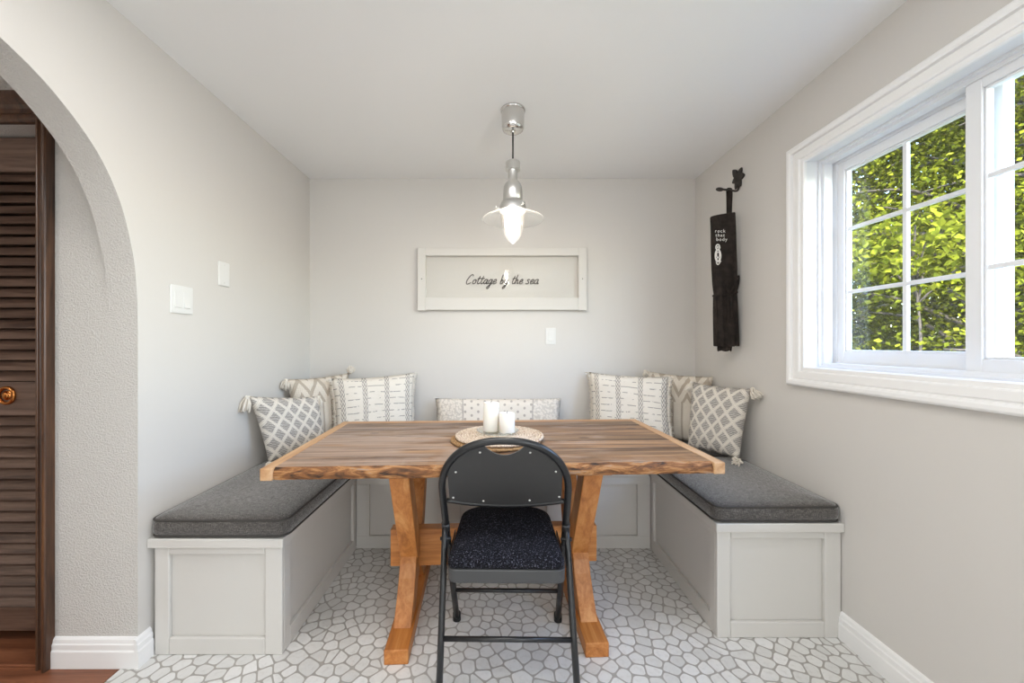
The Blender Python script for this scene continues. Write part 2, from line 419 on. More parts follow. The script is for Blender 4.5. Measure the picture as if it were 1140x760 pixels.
# ------------------------------------------------------------------ room shell
def cell_floor():
    """vinyl floor printed with irregular stones laid in fans"""
    rnd = random.Random(7)
    x0, x1, y0, y1 = -1.375, XR, 0.10, YB
    s = 0.048; RR = 0.40
    seeds = []
    def owner(px, py):
        best = None
        for j in range(int((py - y0) / RR) - 3, int((py - y0) / RR) + 4):
            off = RR if j % 2 else 0.0
            cy = y0 + j * RR
            i0 = round((px - 0.12 - off) / (2 * RR))
            for i in (i0 - 1, i0, i0 + 1):
                cx = 0.12 + off + i * 2 * RR
                if (px - cx) ** 2 + (py - cy) ** 2 <= RR * RR * 1.0001:
                    if best is None or j < best[0]: best = (j, i)
        return best
    for j in range(-3, 9):
        off = RR if j % 2 else 0.0
        cy = y0 + j * RR
        for i in range(-3, 4):
            cx = 0.12 + off + i * 2 * RR
            for k in range(8):
                r = s * (k + 0.5); n = max(3, int(2 * math.pi * r / (s * 1.18))); ph = rnd.random() * 6
                for q in range(n):
                    a = ph + 2 * math.pi * q / n
                    a += rnd.uniform(-.24, .24) * s / r; r_ = r + rnd.uniform(-.07, .07) * s; px = cx + r_ * math.cos(a); py = cy + r_ * math.sin(a)
                    if x0 - .05 < px < x1 + .05 and y0 - .05 < py < y1 + .05 and owner(px, py) == (j, i):
                        seeds.append((px, py))
                        if rnd.random() < .16: seeds.append((px + rnd.choice((-1, 1)) * s * .55 * math.sin(a) + .25 * s * math.cos(a), py + s * .5 * math.cos(a)))
    g = {}
    keep = []
    for p in seeds:                                    # drop seeds that crowd each other
        c = (int(p[0] // s), int(p[1] // s)); ok = True
        for a in (-1, 0, 1):
            for b in (-1, 0, 1):
                for q in g.get((c[0] + a, c[1] + b), ()):
                    if (q[0] - p[0]) ** 2 + (q[1] - p[1]) ** 2 < (0.50 * s) ** 2: ok = False
        if ok: g.setdefault(c, []).append(p); keep.append(p)
    bm = bmesh.new()
    box(bm, -1.375, XR + .02, -3.2, YB + .02, -0.03, -0.0012, 0)
    for p in keep:
        c = (int(p[0] // s), int(p[1] // s)); poly = [(-2 * s, -2 * s), (2 * s, -2 * s), (2 * s, 2 * s), (-2 * s, 2 * s)]
        for a in range(-3, 4):
            for b in range(-3, 4):
                for q in g.get((c[0] + a, c[1] + b), ()):
                    if q is p: continue
                    dx, dy = q[0] - p[0], q[1] - p[1]; L = math.hypot(dx, dy)
                    if L > 3.4 * s: continue
                    nx, ny, h = dx / L, dy / L, L / 2 - 0.0029
                    new = []
                    for k in range(len(poly)):
                        A, B = poly[k], poly[(k + 1) % len(poly)]
                        da, db = A[0] * nx + A[1] * ny - h, B[0] * nx + B[1] * ny - h
                        if da <= 0: new.append(A)
                        if da * db < 0:
                            t = da / (da - db); new.append((A[0] + (B[0] - A[0]) * t, A[1] + (B[1] - A[1]) * t))
                    poly = new
                    if len(poly) < 3: break
                if len(poly) < 3: break
            if len(poly) < 3: break
        if len(poly) < 3: continue
        out = []
        for k in range(len(poly)):                     # cut the corners twice to round the stones
            A, B, D = poly[k - 1], poly[k], poly[(k + 1) % len(poly)]
            for t in (0.30, 0.12, 0.0, -0.12, -0.30):
                if t > 0: q = (B[0] + (A[0] - B[0]) * t, B[1] + (A[1] - B[1]) * t)
                elif t < 0: q = (B[0] + (D[0] - B[0]) * -t, B[1] + (D[1] - B[1]) * -t)
                else: continue
                m_ = 0.06 if abs(t) == .12 else 0
                mid = ((A[0] + D[0]) / 2, (A[1] + D[1]) / 2)
                out.append((q[0] + (mid[0] - q[0]) * m_, q[1] + (mid[1] - q[1]) * m_))
        pts = []
        for q in out:
            X, Y = min(max(p[0] + q[0], x0), x1), min(max(p[1] + q[1], y0), y1)
            pts.append((X, Y))
        area = sum(pts[k][0] * pts[(k + 1) % len(pts)][1] - pts[(k + 1) % len(pts)][0] * pts[k][1] for k in range(len(pts))) / 2
        if area < 8e-5: continue
        f = bm.faces.new([bm.verts.new((q[0], q[1], 0.0)) for q in pts]); f.material_index = 1
    me = bpy.data.meshes.new('floor'); bm.to_mesh(me); bm.free()
    return struct(link('floor', me, [MT['grout'], MT['stone']]))
cell_floor()

bm = bmesh.new(); rnd = random.Random(3)
y = -3.2
while y < 1.60:                                          # hall boards run across
    x = -3.3 - rnd.random() * 0.6
    while x < -1.378:
        L = rnd.uniform(0.7, 1.1); a, b = max(x, -3.3), min(x + L, -1.378)
        if b - a > .01: box(bm, a + .0008, b - .0008, y + .0008, min(y + .11, 1.66) - .0008, -0.03, 0.0)
        x += L
    y += .11
struct(obj('floor_hall', bm, MT['hallfloor']))

bm = bmesh.new(); box(bm, -3.3, XR + .16, -3.3, YB + .1, ZC, ZC + .12); struct(obj('ceiling', bm, MT['ceiling']))
bm = bmesh.new(); box(bm, XL - .115, XR + .16, YB, YB + .1, -.03, ZC); struct(obj('wall_back', bm, MT['wall']))
bm = bmesh.new(); box(bm, -3.3, XR + .16, -3.3, -3.2, -.03, ZC); struct(obj('wall_rear', bm, MT['wall']))
bm = bmesh.new(); box(bm, -3.4, -3.3, -3.3, 1.7, -.03, ZC); struct(obj('wall_hall_left', bm, MT['wall']))

# right wall with its window opening
WY0, WY1, WZ0, WZ1 = 0.668, 1.757, 1.075, 2.000
bm = bmesh.new()
for (a, b, c, d) in ((-3.2, WY0, -.03, ZC), (WY1, YB, -.03, ZC), (WY0, WY1, -.03, WZ0), (WY0, WY1, WZ1, ZC)):
    box(bm, XR, XR + .16, a, b, c, d)
struct(obj('wall_right', bm, MT['wall']))

# left wall with the arch
AY1 = 1.439; AC = .80
def arch_pts():
    half = smooth_path([(AY1, 0, 1.10), (AY1, 0, 1.22), (1.4345, 0, 1.37), (1.420, 0, 1.504), (1.372, 0, 1.677), (1.2895, 0, 1.819), (1.165, 0, 1.932), (1.041, 0, 1.996), (.92, 0, 2.032), (AC, 0, 2.045)], 8)
    half = [(min(p.x, AY1), p.z) for p in half]
    return half + [(2 * AC - a, b) for a, b in reversed(half[:-1])]
bm = bmesh.new()
XH = XL - .112
prof = [(AY1, -.03)] + arch_pts() + [(2 * AC - AY1, -.03)]
for X, mi in ((XL, 0), (XH, 1)):
    def q(*pts):
        f = bm.faces.new([bm.verts.new((X, *p)) for p in pts]); f.material_index = mi
    q((AY1, -.03), (YB, -.03), (YB, ZC), (AY1, ZC))
    q((-3.2, -.03), (2 * AC - AY1, -.03), (2 * AC - AY1, ZC), (-3.2, ZC))
    ap = arch_pts()
    for a, b in zip(ap, ap[1:]): q(a, b, (b[0], ZC), (a[0], ZC))
ring = [(bm.verts.new((XL, *p)), bm.verts.new((XH, *p))) for p in prof]
for a, b in zip(ring, ring[1:]):
    f = bm.faces.new((a[0], b[0], b[1], a[1])); f.material_index = 1
bmesh.ops.remove_doubles(bm, verts=bm.verts, dist=1e-5)
struct(obj('wall_left', bm, [MT['wall'], MT['stucco']]))

# hall wall beside the arch, with the closet opening
DX0, DX1, DZ = -2.50, -1.676, 1.985
W = .048
bm = bmesh.new()
box(bm, DX1, XH, AY1, AY1 + .12, -.03, ZC); box(bm, -3.3, DX0, AY1, AY1 + .12, -.03, ZC); box(bm, DX0, DX1, AY1, AY1 + .12, DZ, ZC)
struct(obj('wall_hall', bm, MT['stucco']))
bm = bmesh.new(); box(bm, -3.3, XH, AY1 + .20, AY1 + .25, -.03, ZC); struct(obj('wall_closet', bm, MT['darkwood']))

# closet casing (trim) with a moulded profile
bm = bmesh.new()
cas = [(0, 0), (0, .018), (.004, .026), (.010, .026), (.014, .018), (.022, .015), (.028, .020), (.034, .034), (.040, .036), (.045, .034), (W, .030), (W, 0)]
# right leg: u outwards from the opening
prism(bm, [(DX1 + u, AY1 - h) for u, h in cas], 'z', 0, DZ + W)
prism(bm, [(DX0 - u, AY1 - h) for u, h in cas], 'z', 0, DZ + W)
prism(bm, [(AY1 - h, DZ + u * 2.3) for u, h in cas], 'x', DX0 - W, DX1 + W)
box(bm, DX1 - .012, DX1 + .002, AY1 - .01, AY1 + .12, 0, DZ)
box(bm, DX0 - .002, DX0 + .012, AY1 - .01, AY1 + .12, 0, DZ)
struct(obj('trim_1', bm, MT['darkwood_z'], bevel=.002))

# louvred closet door (two leaves), its own knob
door = thing('door_1', 'dark brown louvred closet door with round brass pull seen through the arch', 'door', ((DX0 + DX1) / 2, AY1 + .085, 0)); struct(door)
DY0, DY1 = -.016, .016
def leaf(x0, x1):
    bm = bmesh.new(); st = .095
    box(bm, x0, x0 + st, DY0, DY1, .075, DZ - .008); box(bm, x1 - st, x1, DY0, DY1, .075, DZ - .008)
    for z0, z1 in ((.075, .165), (.905, 1.035), (1.845, DZ - .008)): box(bm, x0 + st, x1 - st, DY0 + .002, DY1 - .002, z0, z1)
    o = obj('door_panel', bm, MT['darkwood'], door, bevel=.002)
    bm = bmesh.new()
    for a, b in ((.165, .905), (1.035, 1.845)):
        n = round((b - a) / .0405); p = (b - a) / n
        for k in range(n):
            z = a + p * (k + .5)
            v = [(-.016, -p * .40), (-.011, -p * .44), (.015, p * .42), (.011, p * .47)]
            prism(bm, [(v[0][0], z + v[0][1]), (v[1][0], z + v[1][1]), (v[2][0], z + v[2][1]), (v[3][0], z + v[3][1])], 'x', x0 + st, x1 - st)
    obj('louvre', bm, MT['darkwood'], o)
    return o
hw = (DX1 - DX0) / 2
pr = leaf(.002, hw - .012); leaf(-hw + .012, -.002)
bm = bmesh.new()
kx, kz = at(8, 440, AY1 + .07).x - door.location.x, at(8, 440, AY1 + .07).z
for prf in ([(.036, 0), (.036, .004), (.033, .008), (.027, .008), (.024, .003), (.024, 0)], [(.0, .010), (.010, .010), (.013, .007), (.013, .002), (.018, .0)]):
    lathe(bm, prf, (0, 0, 0), 32)
bmesh.ops.rotate(bm, verts=bm.verts, cent=(0, 0, 0), matrix=Matrix.Rotation(R(90), 3, 'X'))
bmesh.ops.translate(bm, verts=bm.verts, vec=(kx, DY0, kz))
obj('door_pull', bm, MT['brass'], pr, True)
bm = bmesh.new(); box(bm, DX0 + .012, DX1 - .012, AY1 - .01, AY1 + .12, 0, .010); struct(obj('trim_2', bm, MT['hallfloor'], bevel=.003))

# baseboards
BB = [(0, 0), (.016, 0), (.016, .060), (.013, .066), (.013, .084), (.010, .088), (.008, .100), (.004, .106), (0, .108)]
bm = bmesh.new(); prism(bm, [(XR - t, z) for t, z in BB], 'y', -3.2, 1.574); struct(obj('baseboard_right', bm, MT['white']))
bm = bmesh.new(); prism(bm, [(XL + t, z) for t, z in BB], 'y', AY1 - .016, 1.488); struct(obj('baseboard_left', bm, MT['white']))
bm = bmesh.new(); prism(bm, [(AY1 - t, z) for t, z in BB], 'x', DX1 + W, XL); struct(obj('baseboard_arch', bm, MT['white']))
bm = bmesh.new(); prism(bm, [(XL + t, z) for t, z in BB], 'y', -3.2, 2 * AC - AY1); struct(obj('baseboard_kitchen', bm, MT['white']))

# ------------------------------------------------------------------ window
win = bpy.data.objects.new('window_1', None); C.objects.link(win); win.location = (XR, (WY0 + WY1) / 2, (WZ0 + WZ1) / 2); struct(win)
win['label'] = 'white sliding window with gridded panes in the right wall'
WL = Vector(win.location)
def wobj(name, bm, m, parent=None, **k):
    bmesh.ops.translate(bm, verts=bm.verts, vec=-WL)
    return obj(name, bm, m, parent or win, **k)
def rect_sweep(bm, y0, y1, z0, z1, prof):
    """prof: (offset outwards, X) pairs swept round the rectangle with mitred corners"""
    loops = []
    for o, X in prof:
        loops.append([bm.verts.new(p) for p in ((X, y0 - o, z0 - o), (X, y1 + o, z0 - o), (X, y1 + o, z1 + o), (X, y0 - o, z1 + o))])
    for a, b in zip(loops, loops[1:]):
        for k in range(4): bm.faces.new((a[k], a[(k + 1) % 4], b[(k + 1) % 4], b[k]))
bm = bmesh.new()
rect_sweep(bm, WY0, WY1, WZ0, WZ1, [(-.004, XR), (-.004, XR - .010), (.000, XR - .014), (.014, XR - .014), (.016, XR - .020), (.020, XR - .022), (.046, XR - .022), (.049, XR - .018), (.053, XR - .018), (.055, XR - .030), (.062, XR - .034), (.074, XR - .034), (.080, XR - .031), (.084, XR - .022), (.084, XR)])
wobj('casing', bm, MT['white'])
bm = bmesh.new()      # jamb lining and the vinyl frame with its tracks
rect_sweep(bm, WY0, WY1, WZ0, WZ1, [(-.001, XR - .010), (-.001, XR + .05), (-.010, XR + .05), (-.010, XR + .062), (-.022, XR + .064), (-.022, XR + .10), (-.012, XR + .10), (-.012, XR + .108), (-.028, XR + .110), (-.028, XR + .165), (-.0, XR + .165)])
wobj('window_frame', bm, MT['vinyl'])
def sash(y0, y1, z0, z1, X, stile, rail, gy0, gy1, gz, my):
    """a sash with its own rails; X = room-side face"""
    bm = bmesh.new(); T = .034
    box(bm, X, X + T, y0, gy0, z0, z1); box(bm, X, X + T, gy1, y1, z0, z1)
    box(bm, X, X + T, gy0, gy1, z0, gz[0]); box(bm, X, X + T, gy0, gy1, gz[-1], z1)
    # glazing bead
    for (a, b, c, d) in ((gy0, gy0 + .007, gz[0], gz[-1]), (gy1 - .007, gy1, gz[0], gz[-1]), (gy0, gy1, gz[0], gz[0] + .007), (gy0, gy1, gz[-1] - .007, gz[-1])):
        box(bm, X + .006, X + .028, a, b, c, d)
    s = wobj('sash', bm, MT['vinyl'], bevel=.0025)
    bm = bmesh.new(); w = .0075
    box(bm, X + .010, X + .024, my - w, my + w, gz[0], gz[-1])
    for z in gz[1:-1]: box(bm, X + .0095, X + .0245, gy0, gy1, z - w, z + w)
    wobj('muntin_grid', bm, MT['vinyl'], s, bevel=.002)
    bm = bmesh.new(); box(bm, X + .015, X + .019, gy0 + .002, gy1 - .002, gz[0] + .002, gz[-1] - .002)
    wobj('glass_pane', bm, MT['pane'], s)
    return s
sash(1.162, 1.735, 1.100, 1.972, XR + .118, .04, .04, 1.212, 1.698, (1.149, 1.405, 1.677, 1.934), 1.455)
sash(.692, 1.219, 1.094, 1.982, XR + .072, .04, .04, .732, 1.176, (1.136, 1.410, 1.683, 1.950), .954)
# outer sill and a little outside wall so that the opening has an outside
bm = bmesh.new(); box(bm, XR + .14, XR + .21, WY0 - .03, WY1 + .03, WZ0 - .03, WZ0 + .012); wobj('sill', bm, MT['vinyl'], bevel=.003)

# ------------------------------------------------------------------ switches
def wall_plate(name, label, cat, kind, pos, rot):
    t = thing(name, label, cat, pos)
    t.rotation_euler = (0, 0, rot)
    n = 2 if kind == 'double' else 1
    w, h = (.058, .058) if n == 2 else (.0365, .0575)
    bm = bmesh.new(); box(bm, -w, w, -.006, 0, -h, h); obj('cover_plate', bm, MT['plate'], t, bevel=.0025)
    if kind == 'blank':
        for z in (-.042, .042):
            bm = bmesh.new(); lathe(bm, [(.0, .0015), (.003, .001), (.0036, 0)], (0, 0, 0), 12)
            bmesh.ops.rotate(bm, verts=bm.verts, cent=(0, 0, 0), matrix=Matrix.Rotation(R(90), 3, 'X')); bmesh.ops.translate(bm, verts=bm.verts, vec=(0, -.006, z))
            obj('screw', bm, MT['rivet'], t)
    else:
        for k in range(n):
            cx = (k - .5) * .046 if n == 2 else 0
            bm = bmesh.new()
            prism(bm, [(-.006, -.034), (-.0105, -.033), (-.0075, 0), (-.0065, .034), (-.004, .034), (-.004, -.034)], 'x', cx - .0165, cx + .0165)
            obj('rocker', bm, MT['plate'], t, bevel=.0008)
    return t
wall_plate('light_switch', 'white double rocker light switch on the left wall beside the arch', 'light switch', 'double', (XL, 1.634, 1.365), R(90))
wall_plate('blank_plate', 'white narrow blank wall plate with two screws on the left wall', 'wall plate', 'blank', (XL - .0004, 1.886, 1.517), R(90))
wall_plate('light_switch', 'white single rocker switch on the back wall under the framed sign', 'light switch', 'single', (.3645, YB, 1.237), 0)

# ------------------------------------------------------------------ benches
LB = dict(x0=XL, x1=-.822, y0=1.487, y1=YB, h=.447); RB = dict(x0=.878, x1=XR, y0=1.573, y1=YB, h=.465)
KB = 2.262
def end_frame(bm, x0, x1, y, z0, z1, l, r, b, t, d):
    """stiles and rails standing proud (towards -y) around a panel"""
    box(bm, x0, x0 + l, y - d, y, z0, z1); box(bm, x1 - r, x1, y - d, y, z0, z1)
    box(bm, x0 + l, x1 - r, y - d, y, z0, z0 + b); box(bm, x0 + l, x1 - r, y - d, y, z1 - t, z1)
def side_frame(bm, y0, y1, xa, xb, z0, z1, st, b, t, mids=()):
    for a, c in [(y0, y0 + st[0]), (y1 - st[1], y1)] + [(m - .035, m + .035) for m in mids]: box(bm, min(xa, xb), max(xa, xb), a, c, z0, z1)
    edges = [y0 + st[0]] + [q for m in mids for q in (m - .035, m + .035)] + [y1 - st[1]]
    for a, c in zip(edges[::2], edges[1::2]):
        box(bm, min(xa, xb), max(xa, xb), a, c, z0, z0 + b); box(bm, min(xa, xb), max(xa, xb), a, c, z1 - t, z1)
D = .016
def bench(side):
    if side == 'left':
        B = LB; lab = 'white panelled built-in bench along the left wall'; inner = B['x1']; s = 1
    else:
        B = RB; lab = 'white panelled built-in bench along the right wall under the window'; inner = B['x0']; s = -1
    t = thing('built_in_bench', lab, 'bench', ((B['x0'] + B['x1']) / 2, (B['y0'] + B['y1']) / 2, 0), 0, 'built-in benches around the table')
    L = Vector(t.location); h = B['h']; zt = h - .036
    def o(name, bm, **k):
        bmesh.ops.translate(bm, verts=bm.verts, vec=-L); return obj(name, bm, MT['bench'], t, **k)
    wl = XL + .018 if side == 'left' else B['x0']; wr = B['x1'] if side == 'left' else XR - .004
    bm = bmesh.new()
    if side == 'left': box(bm, wl, inner - D, B['y0'] + D, KB + .48, 0, zt)
    else: box(bm, inner + D, wr, B['y0'] + D, KB + .48, 0, zt)
    o('base', bm)
    bm = bmesh.new()
    end_frame(bm, wl, wr, B['y0'] + D, 0, zt, .055, .066, .064, .030, D)
    o('end_frame', bm, bevel=.004)
    bm = bmesh.new()
    side_frame(bm, B['y0'] + D, KB, inner - s * D, inner, 0, zt, (.045, .04), .066, .030)
    o('side_frame', bm, bevel=.002)
    bm = bmesh.new()
    if side == 'left': box(bm, XL + .001, inner + .010, B['y0'] - .014, YB - .001, zt, h)
    else: box(bm, inner - .010, XR - .001, B['y0'] - .014, YB - .001, zt, h)
    o('lid', bm, bevel=.004)
bench('left'); bench('right')
t = thing('built_in_bench', 'white panelled built-in bench along the back wall behind the table', 'bench', (.03, 2.5, 0), 0, 'built-in benches around the table')
L = Vector(t.location); h = .455; zt = h - .036; bx0, bx1 = LB['x1'] + .001, RB['x0'] - .001
def o_(name, bm, **k):
    bmesh.ops.translate(bm, verts=bm.verts, vec=-L); return obj(name, bm, MT['bench'], t, **k)
bm = bmesh.new(); box(bm, bx0, bx1, KB + D, YB - .004, 0, zt); o_('base', bm)
bm = bmesh.new()
box(bm, bx0, bx1, KB, KB + D, 0, .072); box(bm, bx0, bx1, KB, KB + D, zt - .05, zt)
for a, b in ((bx0, bx0 + .075), (-.30, -.22), (.28, .36), (bx1 - .075, bx1)): box(bm, a, b, KB, KB + D, .072, zt - .05)
o_('face_frame', bm, bevel=.002)
bm = bmesh.new(); box(bm, bx0 + .012, bx1 - .012, KB - .012, YB - .001, zt, h); o_('lid', bm, bevel=.004)

def seat_cushion(label, x0, x1, y0, y1, z0, th):
    t = thing('seat_cushion', label, 'cushion', ((x0 + x1) / 2, (y0 + y1) / 2, z0), 0, 'charcoal bench cushions')
    w, d = (x1 - x0) / 2, (y1 - y0) / 2
    bm = bmesh.new(); loops = []; k = 7
    rows = [(.016, 0), (.004, .006), (-.003, .018), (-.005, th * .5), (-.003, th - .018), (.003, th - .005), (.010, th), (.03, th + .005), (.07, th + .010), (.12, th + .0125), (.17, th + .0135)]
    for ins, z in rows:
        pts = rrect(-w + ins, w - ins, -d + ins, d - ins, max(.035 - ins * .3, .02), k)
        loops.append([bm.verts.new((px, py, z)) for px, py in pts])
    n = len(loops[0])
    for a, b in zip(loops, loops[1:]):
        for i in range(n): bm.faces.new((a[i], a[(i + 1) % n], b[(i + 1) % n], b[i]))
    bm.faces.new(loops[0][::-1]); bm.faces.new(loops[-1])
    obj('pad', bm, MT['tweed'], t, True)
    for z in (.008, th - .008):
        bm = bmesh.new(); tube(bm, [(px, py, z) for px, py in rrect(-w + .0, w - .0, -d + .0, d - .0, .036, 8)], .0042, 8, True)
        obj('piping', bm, MT['piping'], t, True)
    return t
seat_cushion('charcoal tweed seat cushion on the left bench', XL + .006, LB['x1'] + .020, LB['y0'] - .008, YB - .50, LB['h'], .075)
seat_cushion('charcoal tweed seat cushion on the right bench under the window', RB['x0'] - .012, XR - .006, RB['y0'] - .006, YB - .50, RB['h'], .071)
seat_cushion('long charcoal tweed seat cushion on the back bench behind the table', XL + .006, XR - .006, YB - .494, YB - .006, .467, .070)

# ------------------------------------------------------------------ table
tb = thing('trestle_table', 'rustic wooden trestle table with reclaimed plank top and crossed legs', 'table', (-.018, 1.802, 0), R(2.6))
HL, HD, TT, TZ = .826, .415, .042, .750
rnd = random.Random(11)
bm = bmesh.new()
EB = .042
rows = 7; py = -HD + .012; pw = (2 * HD - .012 - .055) / rows
for r in range(rows):
    cuts = [-HL + EB] + sorted(rnd.uniform(-.5, .5) for _ in range(rnd.choice((0, 1, 1)))) + [HL - EB]
    for a, b in zip(cuts, cuts[1:]):
        dz = rnd.uniform(-.0016, .0004)
        if r == 0: continue
        box(bm, a + .0007, b - .0007, py + .0008, py + pw - .0008, TZ - TT, TZ + dz)
    py += pw
obj('tabletop', bm, MT['reclaimed'], tb, bevel=.0015)
# front plank with a waney, rough front edge
bm = bmesh.new(); N = 150; cols = []
for i in range(N + 1):
    x = -HL + EB + .0007 + (2 * (HL - EB) - .0014) * i / N
    n1 = noise.noise((x * 9, 0, 0)); n2 = noise.noise((x * 31, 3, 0)); n3 = noise.noise((x * 26, 9, 0))
    fy = -HD + .006 + .005 * n1 + .003 * n2
    y1 = -HD + .012 + pw - .0008
    cols.append([bm.verts.new(p) for p in ((x, y1, TZ - TT), (x, y1, TZ), (x, fy + .016 + .004 * n3, TZ - .0005), (x, fy + .007 + .003 * n3, TZ - .006 - .003 * n2), (x, fy + .001, TZ - .018 + .003 * n3), (x, fy, TZ - .028), (x, fy + .004 + .002 * n2, TZ - TT))])
for a, b in zip(cols, cols[1:]):
    for k in range(7):
        f = bm.faces.new((a[k], a[(k + 1) % 7], b[(k + 1) % 7], b[k])); f.material_index = 1 if k in (2, 3, 4, 5) else 0
bm.faces.new(cols[0][::-1]); bm.faces.new(cols[-1])
o = obj('live_edge_plank', bm, [MT['reclaimed'], MT['liveedge']], tb, auto=30); o['label'] = 'rough waney front edge plank'
for s in (-1, 1):
    bm = bmesh.new(); box(bm, min(s * HL, s * (HL - EB)), max(s * HL, s * (HL - EB)), -HD, HD, TZ - TT - .001, TZ + .0006)
    o = obj('end_board', bm, MT['endboard'], tb, bevel=.004); o['label'] = 'paler end board'
bm = bmesh.new(); box(bm, -HL + EB + .0007, HL - EB - .0007, HD - .054, HD, TZ - TT, TZ)
o = obj('edge_board', bm, MT['endboard_x'], tb, bevel=.002); o['label'] = 'paler back edge board'
LX, LW = .375, .038
for s in (-1, 1):
    cx = s * LX
    bm = bmesh.new(); prism(bm, [(-.30, 0), (.30, 0), (.335, .012), (.345, .055), (-.345, .055), (-.345, 0)], 'x', cx - .045, cx + .045)
    obj('foot', bm, MT['pine_y'], tb, bevel=.004)
    bm = bmesh.new(); prism(bm, [(-.34, TZ - TT), (.34, TZ - TT), (.34, TZ - TT - .020), (.31, TZ - TT - .034), (-.31, TZ - TT - .034), (-.34, TZ - TT - .020)], 'x', cx - .068, cx + .068)
    obj('cleat', bm, MT['pine_y'], tb, bevel=.003)
    for q in (-1, 1):
        # upper strut leans from the top edge to the middle, lower strut flares out again to the foot
        up = [(-.30, TZ - TT - .034), (-.215, TZ - TT - .034), (-.012, .30), (-.028, .225), (-.088, .255)]
        lo = [(-.088, .265), (-.028, .225), (-.010, .18), (-.060, .12), (-.120, .055), (-.235, .055), (-.180, .12), (-.130, .19), (-.108, .24)]
        bm = bmesh.new(); prism(bm, [(q * a, b) for a, b in up], 'x', cx - LW, cx + LW)
        obj('upper_strut', bm, MT['pine'], tb, bevel=.003)
        bm = bmesh.new(); prism(bm, [(q * a, b) for a, b in lo], 'x', cx - LW + .003, cx + LW - .003)
        obj('lower_strut', bm, MT['pine'], tb, bevel=.003)
bm = bmesh.new(); box(bm, -.468, .468, -.028, .028, .185, .350); obj('stretcher', bm, MT['pine_x'], tb, bevel=.004)

# ------------------------------------------------------------------ folding chair
ch = thing('folding_chair', 'black metal folding chair with speckled padded seat at the near side of the table', 'chair', (.0345, 1.46, 0), R(-.8))
CY = 1.46
def fr_y(z): return 1.68 - .437 * z - CY          # the long frame
def rl_y(z): return 1.245 + .39 * z - CY          # the rear legs
W2 = .2195
bm = bmesh.new()
# arch: legs rise to z = .66 then a wide round top
pts = []
ztop, zs = .858, .655
for i in range(0, 41):
    a = math.pi * i / 40
    c, s = math.cos(a), math.sin(a)
    pts.append((W2 * math.copysign(abs(c) ** .86, c) * 1.02, zs + (ztop - zs) * abs(s) ** .93))
full = []
for z in (.02, .15, .30, .42, .50, .58): full.append((W2 * (.985 + .035 * min(z / .6, 1)), z))
full += pts
for z in (.58, .50, .42, .30, .15, .02): full.append((-W2 * (.985 + .035 * min(z / .6, 1)), z))
tube(bm, [(x, fr_y(z), z) for x, z in full], .0128, 14)
obj('back_frame', bm, MT['blackmetal'], ch, True)
# backrest panel with its hand hole
def arch_z(x):
    u = min(abs(x) / (W2 * 1.02), 1)
    c = u ** (1 / .86); return zs + (ztop - zs) * (math.sqrt(max(0, 1 - c * c)) ** .93)
bm = bmesh.new(); N = 60; hx = .200; T = .010
def bot_z(x): return .618 - .024 * (1 - (x / hx) ** 2) 
def hole(x):
    if abs(x) >= .068: return None
    return (.836 - .036 * (1 - (x / .068) ** 2) ** .9, .838 - .010 * (x / .068) ** 2 + .004)
xs = [(-hx + 2 * hx * i / N) for i in range(N + 1)]
xs = sorted(set(xs + [-.068, .068]))
def col(x, zlo, zhi, n):
    return [(x, zlo + (zhi - zlo) * k / n) for k in range(n + 1)]
fr, bk = {}, {}
def V(d, x, z, off):
    key = (round(x, 5), round(z, 5))
    if key not in d:
        bow = .012 * (1 - (x / hx) ** 2)              # the panel bows towards the table
        d[key] = bm.verts.new((x, fr_y(z) + bow + off - .004, z))
    return d[key]
for a, b in zip(xs, xs[1:]):
    m_ = (a + b) / 2; inside = abs(m_) < .068
    top = lambda x: arch_z(x) - .006
    hi_a, hi_b = top(a), top(b)
    if inside: hi_a = (hole(a) or (.836,))[0]; hi_b = (hole(b) or (.836,))[0]
    A, B = col(a, bot_z(a), hi_a, 8), col(b, bot_z(b), hi_b, 8)
    for k in range(8):
        for d_, off in ((fr, 0), (bk, T)):
            q = [V(d_, *A[k], off), V(d_, *B[k], off), V(d_, *B[k + 1], off), V(d_, *A[k + 1], off)]
            q = list(dict.fromkeys(q))
            if len(q) > 2: 
                try: bm.faces.new(q)
                except ValueError: pass
    for z in (0, 8):
        q = [V(fr, *A[z], 0), V(fr, *B[z], 0), V(bk, *B[z], T), V(bk, *A[z], T)]
        try: bm.faces.new(q)
        except ValueError: pass
bp = obj('backrest', bm, MT['blackpanel'], ch, auto=40); bp['label'] = 'dark grey back panel with hand hole'
# rim under the panel
bm = bmesh.new(); tube(bm, [(x, fr_y(bot_z(x)) + .012 * (1 - (x / hx) ** 2) + .004, bot_z(x) - .004) for x in [(-hx - .012) + 2 * (hx + .012) * i / 30 for i in range(31)]], .0085, 10)
obj('lower_rail', bm, MT['blackmetal'], ch, True)
